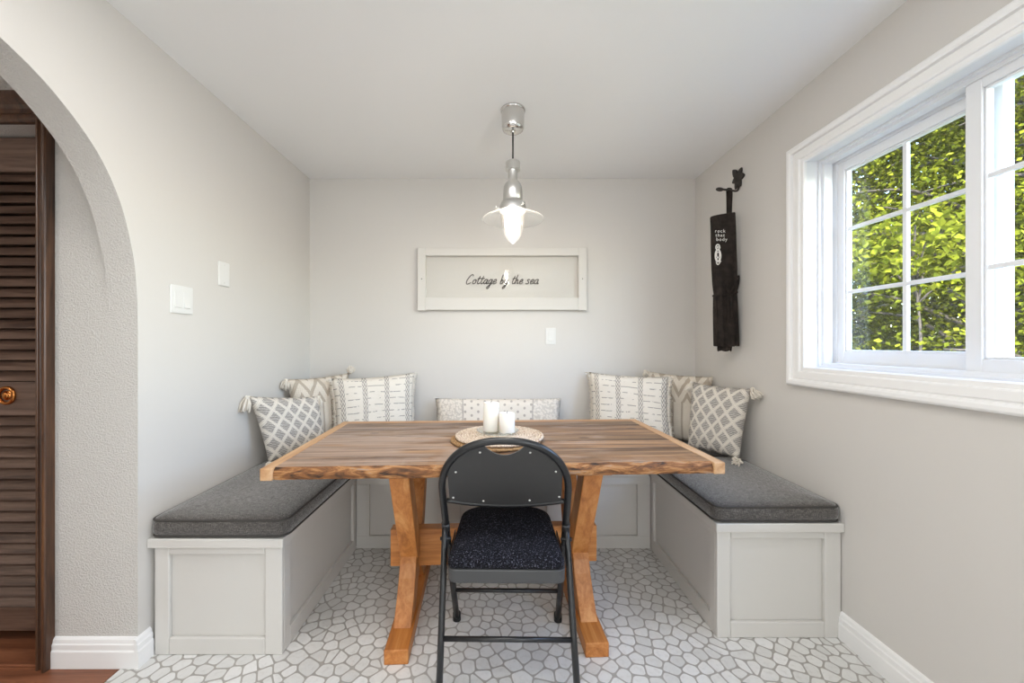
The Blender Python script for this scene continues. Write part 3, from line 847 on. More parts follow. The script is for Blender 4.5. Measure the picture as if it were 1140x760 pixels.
# pad on the table side of the back
bm = bmesh.new(); ring = []
for k in range(40):
    a = 2 * math.pi * k / 40; x = .165 * math.cos(a); z = .722 + .072 * math.sin(a)
    ring.append((x, z))
lo = [bm.verts.new((x, fr_y(z) + .012 * (1 - (x / hx) ** 2) + T - .004, z)) for x, z in ring]
hi = [bm.verts.new((x * .93, fr_y(z) + .012 * (1 - (x / hx) ** 2) + T + .006, .722 + (z - .722) * .9)) for x, z in ring]
for k in range(40): bm.faces.new((lo[k], lo[(k + 1) % 40], hi[(k + 1) % 40], hi[k]))
bm.faces.new(hi); obj('back_pad', bm, MT['boucle'], ch, True)
for px, py in ((535, 503.5), (591, 503.5), (507.5, 525.5), (619, 524.5), (504, 554), (537.5, 557.5), (589, 556.5), (622, 552.5)):
    # where the sight line meets the panel
    d = 1.33
    for _ in range(6):
        p = at(px, py, d); x = p.x - .0225; d = fr_y(p.z) + CY + .012 * (1 - (x / hx) ** 2) - .004
    bm = bmesh.new(); lathe(bm, [(.0, .0030), (.0022, .0026), (.0040, .0006), (.0042, -.001)], (0, 0, 0), 14)
    bmesh.ops.rotate(bm, verts=bm.verts, cent=(0, 0, 0), matrix=Matrix.Rotation(R(90), 3, 'X'))
    bmesh.ops.translate(bm, verts=bm.verts, vec=(x, d - CY, p.z))
    obj('rivet', bm, MT['rivet'], bp, True)
# rear legs
for s in (-1, 1):
    bm = bmesh.new(); tube(bm, [(s * (W2 + .004), rl_y(z), z) for z in (.02, .2, .35, .46)] + [(s * (W2 + .004), rl_y(.505), .505)], .0115, 12); obj('leg', bm, MT['blackmetal'], ch, True)
    bm = bmesh.new(); lathe(bm, [(.0, 0), (.016, 0), (.016, .03), (.013, .036), (.0, .036)], (s * (W2 + .004), rl_y(.01), 0), 16); obj('foot_cap', bm, MT['rubber'], ch, True)
    bm = bmesh.new(); lathe(bm, [(.0, 0), (.017, 0), (.017, .03), (.0135, .036), (.0, .036)], (s * W2 * .985, fr_y(.01), 0), 16); obj('foot_cap', bm, MT['rubber'], ch, True)
    # bracket that ties leg and frame, with its pivot
    bm = bmesh.new(); tube(bm, [(s * W2 * 1.02, fr_y(z), z) for z in (.487, .515)], .0155, 14)
    obj('bracket', bm, MT['graphite'], ch, True)
    bm = bmesh.new(); tube(bm, [(s * (W2 - .02), rl_y(.47), .47), (s * (W2 + .020), rl_y(.47), .47)], .0065, 12); obj('pivot', bm, MT['blackmetal'], ch, True)
    bm = bmesh.new(); box(bm, s * (W2 - .018) - .002, s * (W2 - .018) + .002, -.06, .10, .405, .440); obj('side_link', bm, MT['blackmetal'], ch, bevel=.001)
bm = bmesh.new(); tube(bm, [(-W2, rl_y(.187), .187), (W2, rl_y(.187), .187)], .0085, 12); obj('crossbar', bm, MT['blackmetal'], ch, True)
bm = bmesh.new(); tube(bm, [(-W2 * .985, fr_y(.171), .171), (W2 * .985, fr_y(.171), .171)], .0085, 12); obj('crossbar', bm, MT['blackmetal'], ch, True)
# seat pan and pad: wide at the rear, rounder and narrower at the front
def seat_outline(w0, w1, y0, y1, r0, r1, k=8):
    out = []
    for cx, cy, a0, r in ((w1 - r1, y1 - r1, 0, r1), (-w1 + r1, y1 - r1, 90, r1), (-w0 + r0, y0 + r0, 180, r0), (w0 - r0, y0 + r0, 270, r0)):
        for i in range(k + 1):
            a = R(a0 + 90 * i / k); out.append((cx + r * math.cos(a), cy + r * math.sin(a)))
    return out
def loft(bm, loops):
    V_ = [[bm.verts.new(p) for p in l] for l in loops]; n = len(V_[0])
    for a, b in zip(V_, V_[1:]):
        for i in range(n): bm.faces.new((a[i], a[(i + 1) % n], b[(i + 1) % n], b[i]))
    bm.faces.new(V_[0][::-1]); bm.faces.new(V_[-1])
Y0, Y1 = 1.290 - CY, 1.735 - CY
bm = bmesh.new()
loft(bm, [[(x, y, z) for x, y in seat_outline(.196 - i, .186 - i, Y0 + i, Y1 - i, .03, .08)] for i, z in ((.004, .390), (0, .394), (0, .432), (.004, .436))])
obj('seat_pan', bm, MT['graphite'], ch, auto=40)
bm = bmesh.new()
loft(bm, [[(x, y, z) for x, y in seat_outline(.196 - i, .186 - i, Y0 + i, Y1 - i, .035, min(.085, .17 - i))] for i, z in ((.008, .436), (.000, .441), (-.001, .450), (.004, .460), (.014, .468), (.035, .474), (.07, .477), (.11, .478))])
obj('seat_pad', bm, MT['boucle'], ch, True)

# the frame leans a touch to the left, as in the photo
for c_ in [ch] + list(ch.children):
    for o_2 in ([c_] if c_ is not ch else []) + (list(c_.children) if c_ is not ch else []):
        for v_ in o_2.data.vertices: v_.co.x -= .0155 * v_.co.z

# ------------------------------------------------------------------ centrepiece
TOP = TZ + .0006
def mat_disc(label, c, r, z, m, seed):
    bm = bmesh.new(); rnd = random.Random(seed)
    tw = .0125; n = int(r / tw)
    for k in range(n):                                   # coiled braid
        rr = r - tw * (k + .5)
        if rr < .006: rr = .006
        N = max(16, int(rr * 2 * math.pi / .010))
        pts = [((rr + .0016 * math.sin(i * 2.1 + k)) * math.cos(2 * math.pi * i / N), (rr + .0016 * math.sin(i * 2.1 + k)) * math.sin(2 * math.pi * i / N), .0068 + .0011 * math.sin(i * 2.3 + k * 1.7)) for i in range(N)]
        tube(bm, pts, .0066, 6, True, flat=.85)
    o = obj('woven_placemat', bm, m, None, True); o.location = (c[0], c[1], z)
    return tag(o, label, 'placemat', 'woven placemats on the table')
mat_disc('lower round brown woven placemat lying directly on the tabletop', (-.012, 1.750), .200, TOP, MT['jute'], 1)
mat_disc('upper round pale woven placemat under the glass candle plate', (.004, 1.764), .198, TOP + .0132, MT['jute_pale'], 2)
zm = TOP + .0132 * 2
pc = (-.004, 1.785)
bm = bmesh.new()
lathe(bm, [(.0, .0), (.072, .0), (.092, .010), (.096, .014), (.093, .015), (.071, .006), (.0, .005)], (0, 0, 0), 48)
o = obj('candle_plate', bm, MT['plateglass'], None, True); o.location = (pc[0], pc[1], zm); tag(o, 'shallow round clear glass plate holding the two candles', 'plate')
def candle(label, x, y, r, h):
    t = thing('pillar_candle', label, 'candle', (x, y, zm + .0055), 0, 'white pillar candles on the plate')
    bm = bmesh.new(); lathe(bm, [(.0, 0), (r - .002, 0), (r, .002), (r, h - .004), (r - .003, h), (r * .7, h - .003), (.0, h - .004)], (0, 0, 0), 36); obj('wax', bm, MT['wax'], t, auto=50)
    bm = bmesh.new(); tube(bm, [(0, 0, h - .005), (.001, 0, h + .004), (.003, 0, h + .009)], .0012, 6); obj('wick', bm, MT['wick'], t)
candle('taller of the two white pillar candles, at the left of the plate', -.034, 1.800, .0365, .130)
candle('shorter of the two white pillar candles, at the right of the plate', .038, 1.768, .0355, .088)

# ------------------------------------------------------------------ pendant lamp
pl = thing('pendant_lamp', 'brushed steel pendant lamp with ribbed glass shade hanging over the table', 'lamp', (.071, 1.937, ZC))
def pz(z): return z - ZC
bm = bmesh.new(); lathe(bm, [(.0, pz(2.339)), (.060, pz(2.339)), (.062, pz(2.334)), (.060, pz(2.328)), (.057, pz(2.326)), (.055, pz(2.25)), (.050, pz(2.238)), (.038, pz(2.231)), (.012, pz(2.230)), (.012, pz(2.222)), (.0, pz(2.222))], n=48); obj('ceiling_rose', bm, MT['chrome'], pl, auto=45)
bm = bmesh.new(); tube(bm, [(0, 0, pz(2.226)), (0, 0, pz(2.16)), (0, 0, pz(2.088))], .0042, 10); obj('cord', bm, MT['cord'], pl, True)
bm = bmesh.new(); lathe(bm, [(.0, pz(2.093)), (.010, pz(2.093)), (.012, pz(2.084)), (.032, pz(2.082)), (.035, pz(2.078)), (.035, pz(2.050)), (.037, pz(2.046)), (.037, pz(2.040)), (.024, pz(2.038)), (.0235, pz(1.990)), (.027, pz(1.984)), (.038, pz(1.972)), (.045, pz(1.955)), (.047, pz(1.935)), (.048, pz(1.893)), (.046, pz(1.890)), (.048, pz(1.886)), (.056, pz(1.880)), (.063, pz(1.862)), (.067, pz(1.846)), (.067, pz(1.838)), (.061, pz(1.836)), (.06, pz(1.850)), (.0, pz(1.87))], n=48)
obj('lamp_body', bm, MT['steel'], pl, auto=40)
for a in (R(185), R(305), R(65)):
    bm = bmesh.new(); c, s = math.cos(a), math.sin(a)
    tube(bm, [(.062 * c, .062 * s, pz(1.851)), (.085 * c, .085 * s, pz(1.851))], .0035, 8)
    tube(bm, [(.085 * c - .009 * s, .085 * s + .009 * c, pz(1.859)), (.084 * c, .084 * s, pz(1.851)), (.085 * c + .009 * s, .085 * s - .009 * c, pz(1.859))], .003, 6)
    obj('wing_screw', bm, MT['steel'], pl, True)
bm = bmesh.new(); lathe(bm, [(.058, pz(1.846)), (.066, pz(1.835)), (.090, pz(1.826)), (.120, pz(1.815)), (.146, pz(1.802)), (.151, pz(1.797)), (.151, pz(1.794)), (.147, pz(1.797)), (.120, pz(1.811)), (.088, pz(1.822)), (.064, pz(1.831)), (.056, pz(1.842))], n=96, ribs=32, ribd=.004)
obj('glass_shade', bm, MT['shadeglass'], pl, True)
bm = bmesh.new(); lathe(bm, [(.054, pz(1.846)), (.0575, pz(1.83)), (.0575, pz(1.80)), (.054, pz(1.765)), (.045, pz(1.73)), (.032, pz(1.703)), (.016, pz(1.686)), (.007, pz(1.681)), (.005, pz(1.676)), (.0005, pz(1.674))], n=96, ribs=24, ribd=.025)
obj('glass_globe', bm, MT['globeglass'], pl, True)
bm = bmesh.new(); lathe(bm, [(.0, pz(1.87)), (.010, pz(1.87)), (.011, pz(1.85)), (.014, pz(1.835)), (.0165, pz(1.82)), (.016, pz(1.80)), (.011, pz(1.775)), (.004, pz(1.762)), (.0, pz(1.76))], n=24)
obj('bulb', bm, MT['bulb'], pl, True)

# ------------------------------------------------------------------ framed sign
sg = thing('framed_sign', 'white window-frame sign lettered Cottage by the sea on the back wall', 'sign', (.0247, YB, 1.632))
fx0, fx1, fz0, fz1 = -.586, .586, -.215, .215; FD = .038
bm = bmesh.new(); box(bm, fx0, fx0 + .056, -FD, 0, fz0 - .004, fz1); box(bm, fx1 - .056, fx1, -FD, 0, fz0 - .004, fz1)
box(bm, fx0 + .056, fx1 - .056, -FD + .002, 0, fz1 - .054, fz1 - .001); box(bm, fx0 + .056, fx1 - .056, -FD + .002, 0, fz0, fz0 + .087)
obj('frame', bm, MT['signframe'], sg, bevel=.003)
bm = bmesh.new(); box(bm, fx0 + .050, fx1 - .050, -.0055, -.003, fz0 + .08, fz1 - .05); obj('glass', bm, MT['signglass'], sg)
for s in (-1, 1):
    bm = bmesh.new(); lathe(bm, [(.0, .002), (.0035, .0015), (.004, 0)], n=12); bmesh.ops.rotate(bm, verts=bm.verts, cent=(0, 0, 0), matrix=Matrix.Rotation(R(90), 3, 'X')); bmesh.ops.translate(bm, verts=bm.verts, vec=(s * .557, -FD, 0)); obj('screw', bm, MT['graphite'], sg)
G = {
 'C': (1.35, [[(1.2, 1.65), (1.15, 1.95), (.85, 2.0), (.45, 1.5), (.15, .75), (.2, .15), (.55, -.02), (1.1, .3)]]),
 'o': (.92, [[(.55, .98), (.25, .8), (.12, .35), (.35, 0), (.68, .2), (.75, .65), (.52, .98), (.62, .78), (.95, .8)]]),
 't': (.74, [[(.48, 1.7), (.3, .8), (.28, .2), (.48, 0), (.8, .3)], [(.08, 1.12), (.45, 1.15), (.85, 1.22)]]),
 'a': (1.0, [[(.8, .85), (.5, 1.0), (.2, .7), (.13, .25), (.35, 0), (.65, .3), (.85, .98)], [(.85, .98), (.75, .3), (.85, 0), (1.08, .2)]]),
 'g': (1.0, [[(.8, .85), (.5, 1.0), (.2, .7), (.15, .3), (.35, .05), (.65, .3), (.85, .98)], [(.85, .98), (.7, 0), (.5, -.8), (.2, -1.0), (.1, -.7), (.5, -.25), (1.05, .2)]]),
 'e': (.9, [[(.12, .4), (.55, .5), (.75, .8), (.55, 1.0), (.25, .75), (.15, .3), (.4, 0), (.92, .3)]]),
 'b': (.92, [[(.3, 2.0), (.25, 1.0), (.2, .2), (.4, 0), (.7, .25), (.7, .7), (.45, .85), (.25, .5)]]),
 'y': (.95, [[(.15, .98), (.13, .4), (.35, .1), (.65, .4), (.8, .98)], [(.8, .98), (.65, 0), (.45, -.75), (.15, -1.0), (.05, -.7), (.5, -.2), (.9, .1)]]),
 'h': (.92, [[(.3, 2.0), (.2, 1.0), (.12, 0)], [(.15, .4), (.4, .9), (.6, .85), (.6, .4), (.65, .05), (.92, .25)]]),
 's': (.82, [[(.72, .85), (.45, 1.0), (.22, .75), (.55, .45), (.58, .15), (.3, 0), (.02, .15)]]),
 ' ': (.62, [])}
def script_text(txt, u):
    bm = bmesh.new(); x = 0
    for chx in txt:
        adv, strokes = G[chx]
        for st in strokes:
            p = smooth_path([((x + a + .30 * b) * u, 0, b * u) for a, b in st], 6)
            tube(bm, p, .0027, 6)
        x += adv
    return bm, x * u
bm, wd = script_text('Cottage by the sea', .0325)
bmesh.ops.translate(bm, verts=bm.verts, vec=(at(518, 0, 2.74).x - .0247, -.0082, at(0, 316.0, 2.74).z - 1.632))
obj('lettering', bm, MT['ink'], sg, True)

# ------------------------------------------------------------------ throw pillows
def pillow(name, label, TL, TR, BR, BL, th, m, group='throw pillows on the corner bench', seed=0, ears=.06):
    TL, TR, BR, BL = map(Vector, (TL, TR, BR, BL))
    c = (TL + TR + BR + BL) / 4
    t = thing(name, label, 'pillow', c, 0, group)
    n = ((TR - TL).cross(TL - BL)).normalized()
    if n.y > 0: n = -n
    w, h = (TR - TL).length, (TL - BL).length
    N = 26; bm = bmesh.new(); uvl = bm.loops.layers.uv.new('UVMap')
    def P(i, j, side):
        u, v = i / N, j / N
        a, b = 2 * u - 1, 2 * v - 1
        uu = .5 + (u - .5) * (1 - ears * (1 - b * b)); vv = .5 + (v - .5) * (1 - ears * (1 - a * a))
        p = BL.lerp(BR, uu).lerp(TL.lerp(TR, uu), vv)
        k = ((1 - a ** 4) * (1 - b ** 4)) ** .62
        wr = .008 * noise.noise((u * 4 + seed * 7, v * 4, side)) * k + .003 * noise.noise((u * 13 + seed, v * 13, side)) * k
        return p - c + n * (side * th * .5 * k + wr)
    grids = {}
    for side in (1, -1):
        g = [[None] * (N + 1) for _ in range(N + 1)]
        for i in range(N + 1):
            for j in range(N + 1):
                if side == -1 and (i in (0, N) or j in (0, N)): g[i][j] = grids[1][i][j]
                else: g[i][j] = bm.verts.new(P(i, j, side))
        grids[side] = g
        for i in range(N):
            for j in range(N):
                q = [(i, j), (i + 1, j), (i + 1, j + 1), (i, j + 1)]
                f = bm.faces.new([g[a][b] for a, b in q])
                for lp, (a, b) in zip(f.loops, q): lp[uvl].uv = (a / N * w, b / N * h)
    cov = obj('cover', bm, m, t, True)
    return t, P, N, n, w, h
def fringe(t, P, N, sides, ln, seed=0, dens=70):
    rnd = random.Random(seed)
    for sd in sides:
        bm = bmesh.new()
        for k in range(dens):
            f = (k + rnd.random()) / dens * N
            i0 = int(f); fr_ = f - i0; i1 = min(i0 + 1, N)
            ix = (lambda q: (0, q)) if sd == 'L' else (lambda q: (N, q)) if sd == 'R' else (lambda q: (q, N))
            p = P(*ix(i0), 1).lerp(P(*ix(i1), 1), fr_)
            inn = P(*((1, i0) if sd == 'L' else (N - 1, i0) if sd == 'R' else (i0, N - 1)), 1)
            d = (P(*ix(i0), 1) - inn); d.z *= .6; d.normalize()
            q = p + d * ln * rnd.uniform(.5, 1.1) + Vector((rnd.uniform(-.005, .005), rnd.uniform(-.006, .006), rnd.uniform(-.008, .003)))
            mid = p.lerp(q, .5) + Vector((rnd.uniform(-.003, .003), rnd.uniform(-.004, .004), rnd.uniform(-.003, .003)))
            tube(bm, [p - d * .004, mid, q], [.0028, .0032, .0018], 5)
        obj('fringe', bm, MT['yarn'], t, True)
def tassel(t, p, dirv, ln=.075, seed=0):
    rnd = random.Random(seed); bm = bmesh.new(); p = Vector(p); dirv = Vector(dirv).normalized()
    a = dirv.orthogonal().normalized(); b = dirv.cross(a)
    tube(bm, [p, p + dirv * .016], [.011, .013], 10)
    for k in range(46):
        an = rnd.random() * 6.283; rr = rnd.uniform(.004, .024)
        o1 = a * math.cos(an) + b * math.sin(an)
        q0 = p + dirv * .010 + o1 * .008; q1 = p + dirv * ln * .5 + o1 * rr; q2 = p + dirv * ln * rnd.uniform(.85, 1.1) + o1 * rr * 1.15
        tube(bm, [q0, q1, q2], .0034, 5)
    obj('tassel', bm, MT['yarn'], t, True)
DN = Vector((0, -.15, -1))
# left side
a = pillow('throw_pillow', 'grey and white diamond pillow with tassels leaning on the left wall', (-1.300, 2.030, .912), (-1.085, 2.360, .868), (-1.02, 2.33, .556), (-1.215, 2.070, .552), .12, MT['diamond'], seed=1)
t, P, N, n, w, h = a
tassel(t, P(0, N, 1), (-.02, -.35, -.9), .080, 1); tassel(t, P(0, 0, 1), (.4, -.5, -.2), .05, 2); tassel(t, P(N, N, 1), (.1, -.4, -.9), .07, 3)
a = pillow('throw_pillow', 'beige zigzag pillow tucked into the left corner behind the diamond pillow', (-1.300, 2.400, .965), (-1.020, 2.675, .985), (-.985, 2.58, .548), (-1.215, 2.350, .546), .13, MT['ridged'], seed=2)
t, P, N, n, w, h = a; tassel(t, P(N, N, 1), (.3, -.3, .35), .045, 5); tassel(t, P(0, N, 1), (.1, -.5, -.9), .06, 6)
a = pillow('throw_pillow', 'white striped pillow with fringed edges leaning on the back wall at left', (-1.06, 2.475, .962), (-.575, 2.685, .985), (-.55, 2.575, .548), (-1.00, 2.385, .548), .15, MT['striped'], seed=3)
t, P, N, n, w, h = a; fringe(t, P, N, 'LR', .036, 3, 90)
# middle
a = pillow('lumbar_pillow', 'long cream dotted lumbar pillow on the back bench behind the candles', (-.435, 2.690, .808), (.430, 2.690, .808), (.425, 2.600, .548), (-.430, 2.600, .548), .12, MT['dotted'], seed=4, ears=.035)
t, P, N, n, w, h = a
# right side
a = pillow('throw_pillow', 'cream striped pillow with fringed edges leaning on the back wall at right', (.618, 2.680, .990), (1.075, 2.465, .975), (1.05, 2.365, .556), (.600, 2.570, .556), .13, MT['striped'], seed=5)
t, P, N, n, w, h = a; fringe(t, P, N, 'LR', .036, 4, 90)
a = pillow('throw_pillow', 'beige zigzag pillow tucked into the right corner behind the striped pillow', (1.01, 2.705, .998), (1.360, 2.480, .975), (1.30, 2.42, .552), (1.0, 2.62, .552), .10, MT['ridged'], seed=6)
t, P, N, n, w, h = a; tassel(t, P(0, N, 1), (.1, -.6, -.6), .05, 8)
a = pillow('throw_pillow', 'grey and cream diamond pillow with tassels leaning on the right wall', (1.185, 2.400, .950), (1.350, 2.085, .945), (1.275, 2.075, .566), (1.125, 2.330, .560), .12, MT['diamond'], seed=7)
t, P, N, n, w, h = a
tassel(t, P(N, N, 1), (.05, -.6, -.6), .062, 9); tassel(t, P(N, 0, 1), (-.45, -.5, .03), .058, 10); tassel(t, P(0, N, 1), (-.35, -.4, -.8), .062, 11)

# ------------------------------------------------------------------ hook and apron on the right wall
hk = thing('wall_hook', 'black iron leaf-shaped hook high on the right wall', 'hook', (XR, 2.245, 2.055))
bm = bmesh.new()
def leafplate(bm, cy, cz, ang, L_, W_):
    n = 14; pts = []
    for i in range(n + 1):
        s = i / n; pts.append((s, W_ * math.sin(math.pi * s) ** .8))
    out = [(s * L_, w_) for s, w_ in pts] + [(s * L_, -w_) for s, w_ in reversed(pts[1:-1])]
    ca, sa = math.cos(ang), math.sin(ang)
    A = [(cy + u * ca - v * sa, cz + u * sa + v * ca) for u, v in out]
    prism(bm, A, 'x', -.012, -.002)
leafplate(bm, 0, .075, R(55), .085, .020); leafplate(bm, .0, .075, R(125), .06, .018); leafplate(bm, .0, .08, R(-10), .055, .018); leafplate(bm, .0, .08, R(190), .06, .018); leafplate(bm, 0, .085, R(250), .07, .016); leafplate(bm, 0, .085, R(290), .07, .016)
obj('leaf_plate', bm, MT['iron'], hk, bevel=.003)
bm = bmesh.new(); tube(bm, smooth_path([(-.006, -.005, .06), (-.008, -.008, .02), (-.020, -.008, .0), (-.055, -.005, .005), (-.095, 0, .012), (-.118, 0, .016), (-.124, 0, .010)], 5), [.006] * 20 + [.0065] * 11, 10); obj('peg', bm, MT['iron'], hk, True)
bm = bmesh.new(); tube(bm, smooth_path([(-.112 + .018 * math.cos(q), .004 * math.sin(q), .012 + .009 * math.sin(q)) for q in [k * math.pi / 5 for k in range(10)]], 3, True), .0045, 8, True); obj('peg_ring', bm, MT['iron'], hk, True)

ap = thing('folded_apron', 'black folded apron with white print tied and hanging from the hook', 'apron', (1.295, 2.25, 1.15))
AX, AYc = 1.295, 2.25
# rows: z above the base, left x, right x, half-thickness, pleat
rows = [(.775, -.073, .058, .020, .0), (.770, -.074, .060, .024, .0), (.70, -.072, .062, .028, .001), (.58, -.070, .066, .030, .002), (.46, -.066, .070, .032, .003), (.38, -.062, .071, .032, .004), (.335, -.056, .068, .030, .006), (.322, -.053, .064, .027, .007), (.305, -.056, .066, .030, .008), (.22, -.058, .072, .032, .008), (.10, -.056, .077, .033, .009), (.022, -.054, .079, .033, .010), (.018, -.052, .077, .030, .010)]
bm = bmesh.new(); loops = []; n = 44
for z, x0, x1, th, pl_ in rows:
    cx, hw_ = (x0 + x1) / 2, (x1 - x0) / 2; l = []
    for k in range(n):
        a = 2 * math.pi * k / n; c, s = math.cos(a), math.sin(a)
        px = cx + hw_ * math.copysign(abs(c) ** .5, c); py = th * math.copysign(abs(s) ** .6, s)
        py += pl_ * math.sin((px - cx) * 210) * (1 if s < 0 else .6) + .004 * noise.noise((px * 20, z * 8, 2.2))
        px += .002 * noise.noise((z * 14, k * .2, 0))
        zz = z + (.010 * noise.noise((px * 60, 1, 1)) if z < .03 else 0) + (.012 * (px / .07) if z > .765 else 0)
        l.append((px, py, zz))
    loops.append(l)
loft(bm, loops)
obj('cloth', bm, MT['apron'], ap, True)
bm = bmesh.new(); loops = []
for z, x0, x1, th in ((.03, -.035, .045, .02), (-.004, -.036, .040, .018), (-.006, -.034, .036, .014)):
    cx, hw_ = (x0 + x1) / 2, (x1 - x0) / 2
    loops.append([(cx + hw_ * math.copysign(abs(math.cos(q)) ** .5, math.cos(q)), th * math.sin(q) + .004 * math.sin(9 * q), z + .006 * math.sin(5 * q)) for q in [2 * math.pi * k / 40 for k in range(40)]])
loft(bm, loops); obj('inner_fold', bm, MT['apron'], ap, True)
# neck loop over the peg
bm = bmesh.new(); zp = 2.055 + .005 - 1.15
px_ = 1.325 - AX
p = smooth_path([(px_ - .004, -.012, .765), (px_ - .002, -.012, .83), (px_, -.013, zp - .02), (px_, -.008, zp + .010), (px_ + .001, 0, zp + .014), (px_, .008, zp + .008), (px_ + .002, .010, zp - .03), (px_ + .004, .010, .765)], 5)
tube(bm, p, .0125, 8, flat=.22); obj('neck_strap', bm, MT['apron'], ap, True)
bm = bmesh.new()
ringp = []
for k in range(30):
    a = 2 * math.pi * k / 30; c, s = math.cos(a), math.sin(a)
    ringp.append((.006 + .062 * math.copysign(abs(c) ** .6, c), .034 * math.copysign(abs(s) ** .7, s), .318 + .012 * c + .006 * s))
tube(bm, ringp, .0055, 8, True, flat=.8)
for q in ([(.004, -.040, .318), (-.012, -.052, .345), (-.004, -.054, .362), (.006, -.044, .32)], [(.004, -.040, .318), (.020, -.052, .340), (.028, -.05, .352), (.006, -.044, .318)], [(.004, -.042, .318), (-.004, -.050, .27), (-.002, -.052, .20), (-.006, -.050, .15)], [(.006, -.042, .318), (.014, -.050, .28), (.012, -.052, .22), (.018, -.05, .17)], [(.062, -.012, .40), (.072, -.018, .42), (.074, -.016, .385), (.066, -.012, .34)]):
    tube(bm, smooth_path(q, 5), .0055, 7, flat=.7)
obj('tie', bm, MT['apron'], ap, True)
def text_bm(txt, size):
    cu = bpy.data.curves.new('tmp', 'FONT'); cu.body = txt; cu.size = size; cu.extrude = .0006; cu.space_character = 1.25
    ob = bpy.data.objects.new('tmp', cu); C.objects.link(ob)
    bpy.context.view_layer.update()
    me = bpy.data.meshes.new_from_object(ob.evaluated_get(bpy.context.evaluated_depsgraph_get()))
    bpy.data.objects.remove(ob); bpy.data.curves.remove(cu)
    bm = bmesh.new(); bm.from_mesh(me); bpy.data.meshes.remove(me)
    bmesh.ops.rotate(bm, verts=bm.verts, cent=(0, 0, 0), matrix=Matrix.Rotation(R(90), 3, 'X'))
    return bm
bm = bmesh.new()
for k, s in enumerate(('rock', 'that', 'body')):
    b2 = text_bm(s, .0265); bmesh.ops.translate(b2, verts=b2.verts, vec=(-.0705 + .003 * k, -.0335 - .0010 * k, .662 - .024 * k))
    me = bpy.data.meshes.new('t'); b2.to_mesh(me); b2.free(); bm.from_mesh(me); bpy.data.meshes.remove(me)
# outlined emblem below: a narrow head over a long oval body
ey = -.0355
def ell(cx, cz, rx, rz, r=.0022):
    tube(bm, [(cx + rx * math.cos(q), ey, cz + rz * math.sin(q)) for q in [2 * math.pi * k / 24 for k in range(24)]], r, 6, True)
ell(-.055, .578, .011, .016, .003); ell(-.055, .578, .004, .006, .002); ell(-.054, .530, .015, .034, .0042); ell(-.054, .536, .008, .016, .003); ell(-.054, .511, .007, .009, .003)
tube(bm, smooth_path([(-.064, ey, .495), (-.056, ey, .480), (-.046, ey, .488), (-.038, ey, .502)], 5), .003, 6)
obj('print', bm, MT['print'], ap)

# ------------------------------------------------------------------ outdoors
bm = bmesh.new(); box(bm, XR + .30, 40, -16, 40, -.75, -.70); struct(obj('ground_outside', bm, MT['lawn']))
def add_leaf(vs, fs, p, n, ax, L_, W_):
    b = n.cross(ax)
    i = len(vs)
    vs += [p, p + ax * L_ * .45 + b * W_ + n * W_ * .25, p + ax * L_, p + ax * L_ * .45 - b * W_ + n * W_ * .25]
    fs += [(i, i + 1, i + 2), (i, i + 2, i + 3)]
def tree(label, x, y, h, spread, nsp, nl, leafsize, m, seed, lo=.06, trunk=.12, lean=0.0):
    rnd = random.Random(seed)
    t = thing('leafy_tree', label, 'tree', (x, y, -.70), 0, 'trees outside the window')
    bm = bmesh.new()
    tp = smooth_path([(0, 0, -.02), (.05 * lean, .03, h * .3), (.18 * lean + .05, -.04, h * .6), (.3 * lean, .02, h * .95)], 5)
    tube(bm, tp, [trunk * (1 - .85 * i / (len(tp) - 1)) for i in range(len(tp))], 9)
    obj('trunk', bm, MT['bark'], t, True)
    vs, fs = [], []; bm = bmesh.new()
    for k in range(nsp):
        f = lo + (1 - lo) * (k + rnd.random()) / nsp
        z = h * f; a = rnd.random() * 6.283
        rad = spread * (math.sin(math.pi * min(1, .25 + .75 * f)) ** .7) * rnd.uniform(.55, 1.05)
        c = tp[min(len(tp) - 1, int(f * (len(tp) - 1)))]
        e = Vector((c.x + rad * math.cos(a), c.y + rad * math.sin(a), z + rnd.uniform(.0, .5)))
        b0 = Vector((c.x, c.y, z - .25))
        mid = b0.lerp(e, .55) + Vector((0, 0, .18))
        bp_ = smooth_path([b0, mid, e], 4)
        tube(bm, bp_, [trunk * .28 * (1 - .8 * i / (len(bp_) - 1)) + .004 for i in range(len(bp_))], 5)
        for _ in range(nl):
            s = rnd.random() ** .6
            q = b0.lerp(e, .25 + .85 * s)
            r_ = spread * .34
            q = q + Vector((rnd.gauss(0, r_), rnd.gauss(0, r_), rnd.gauss(0, r_ * .38)))
            n = Vector((rnd.gauss(0, 1.0), rnd.gauss(0, 1.0), .8)).normalized()
            ax = n.orthogonal().normalized(); ax = Matrix.Rotation(rnd.random() * 6.283, 3, n) @ ax
            L_ = leafsize * rnd.uniform(.7, 1.3)
            add_leaf(vs, fs, q, n, ax, L_, L_ * .36)
    obj('branches', bm, MT['bark'], t, True)
    me = bpy.data.meshes.new('foliage'); me.from_pydata(vs, [], fs)
    link('foliage', me, m, t)
    return t
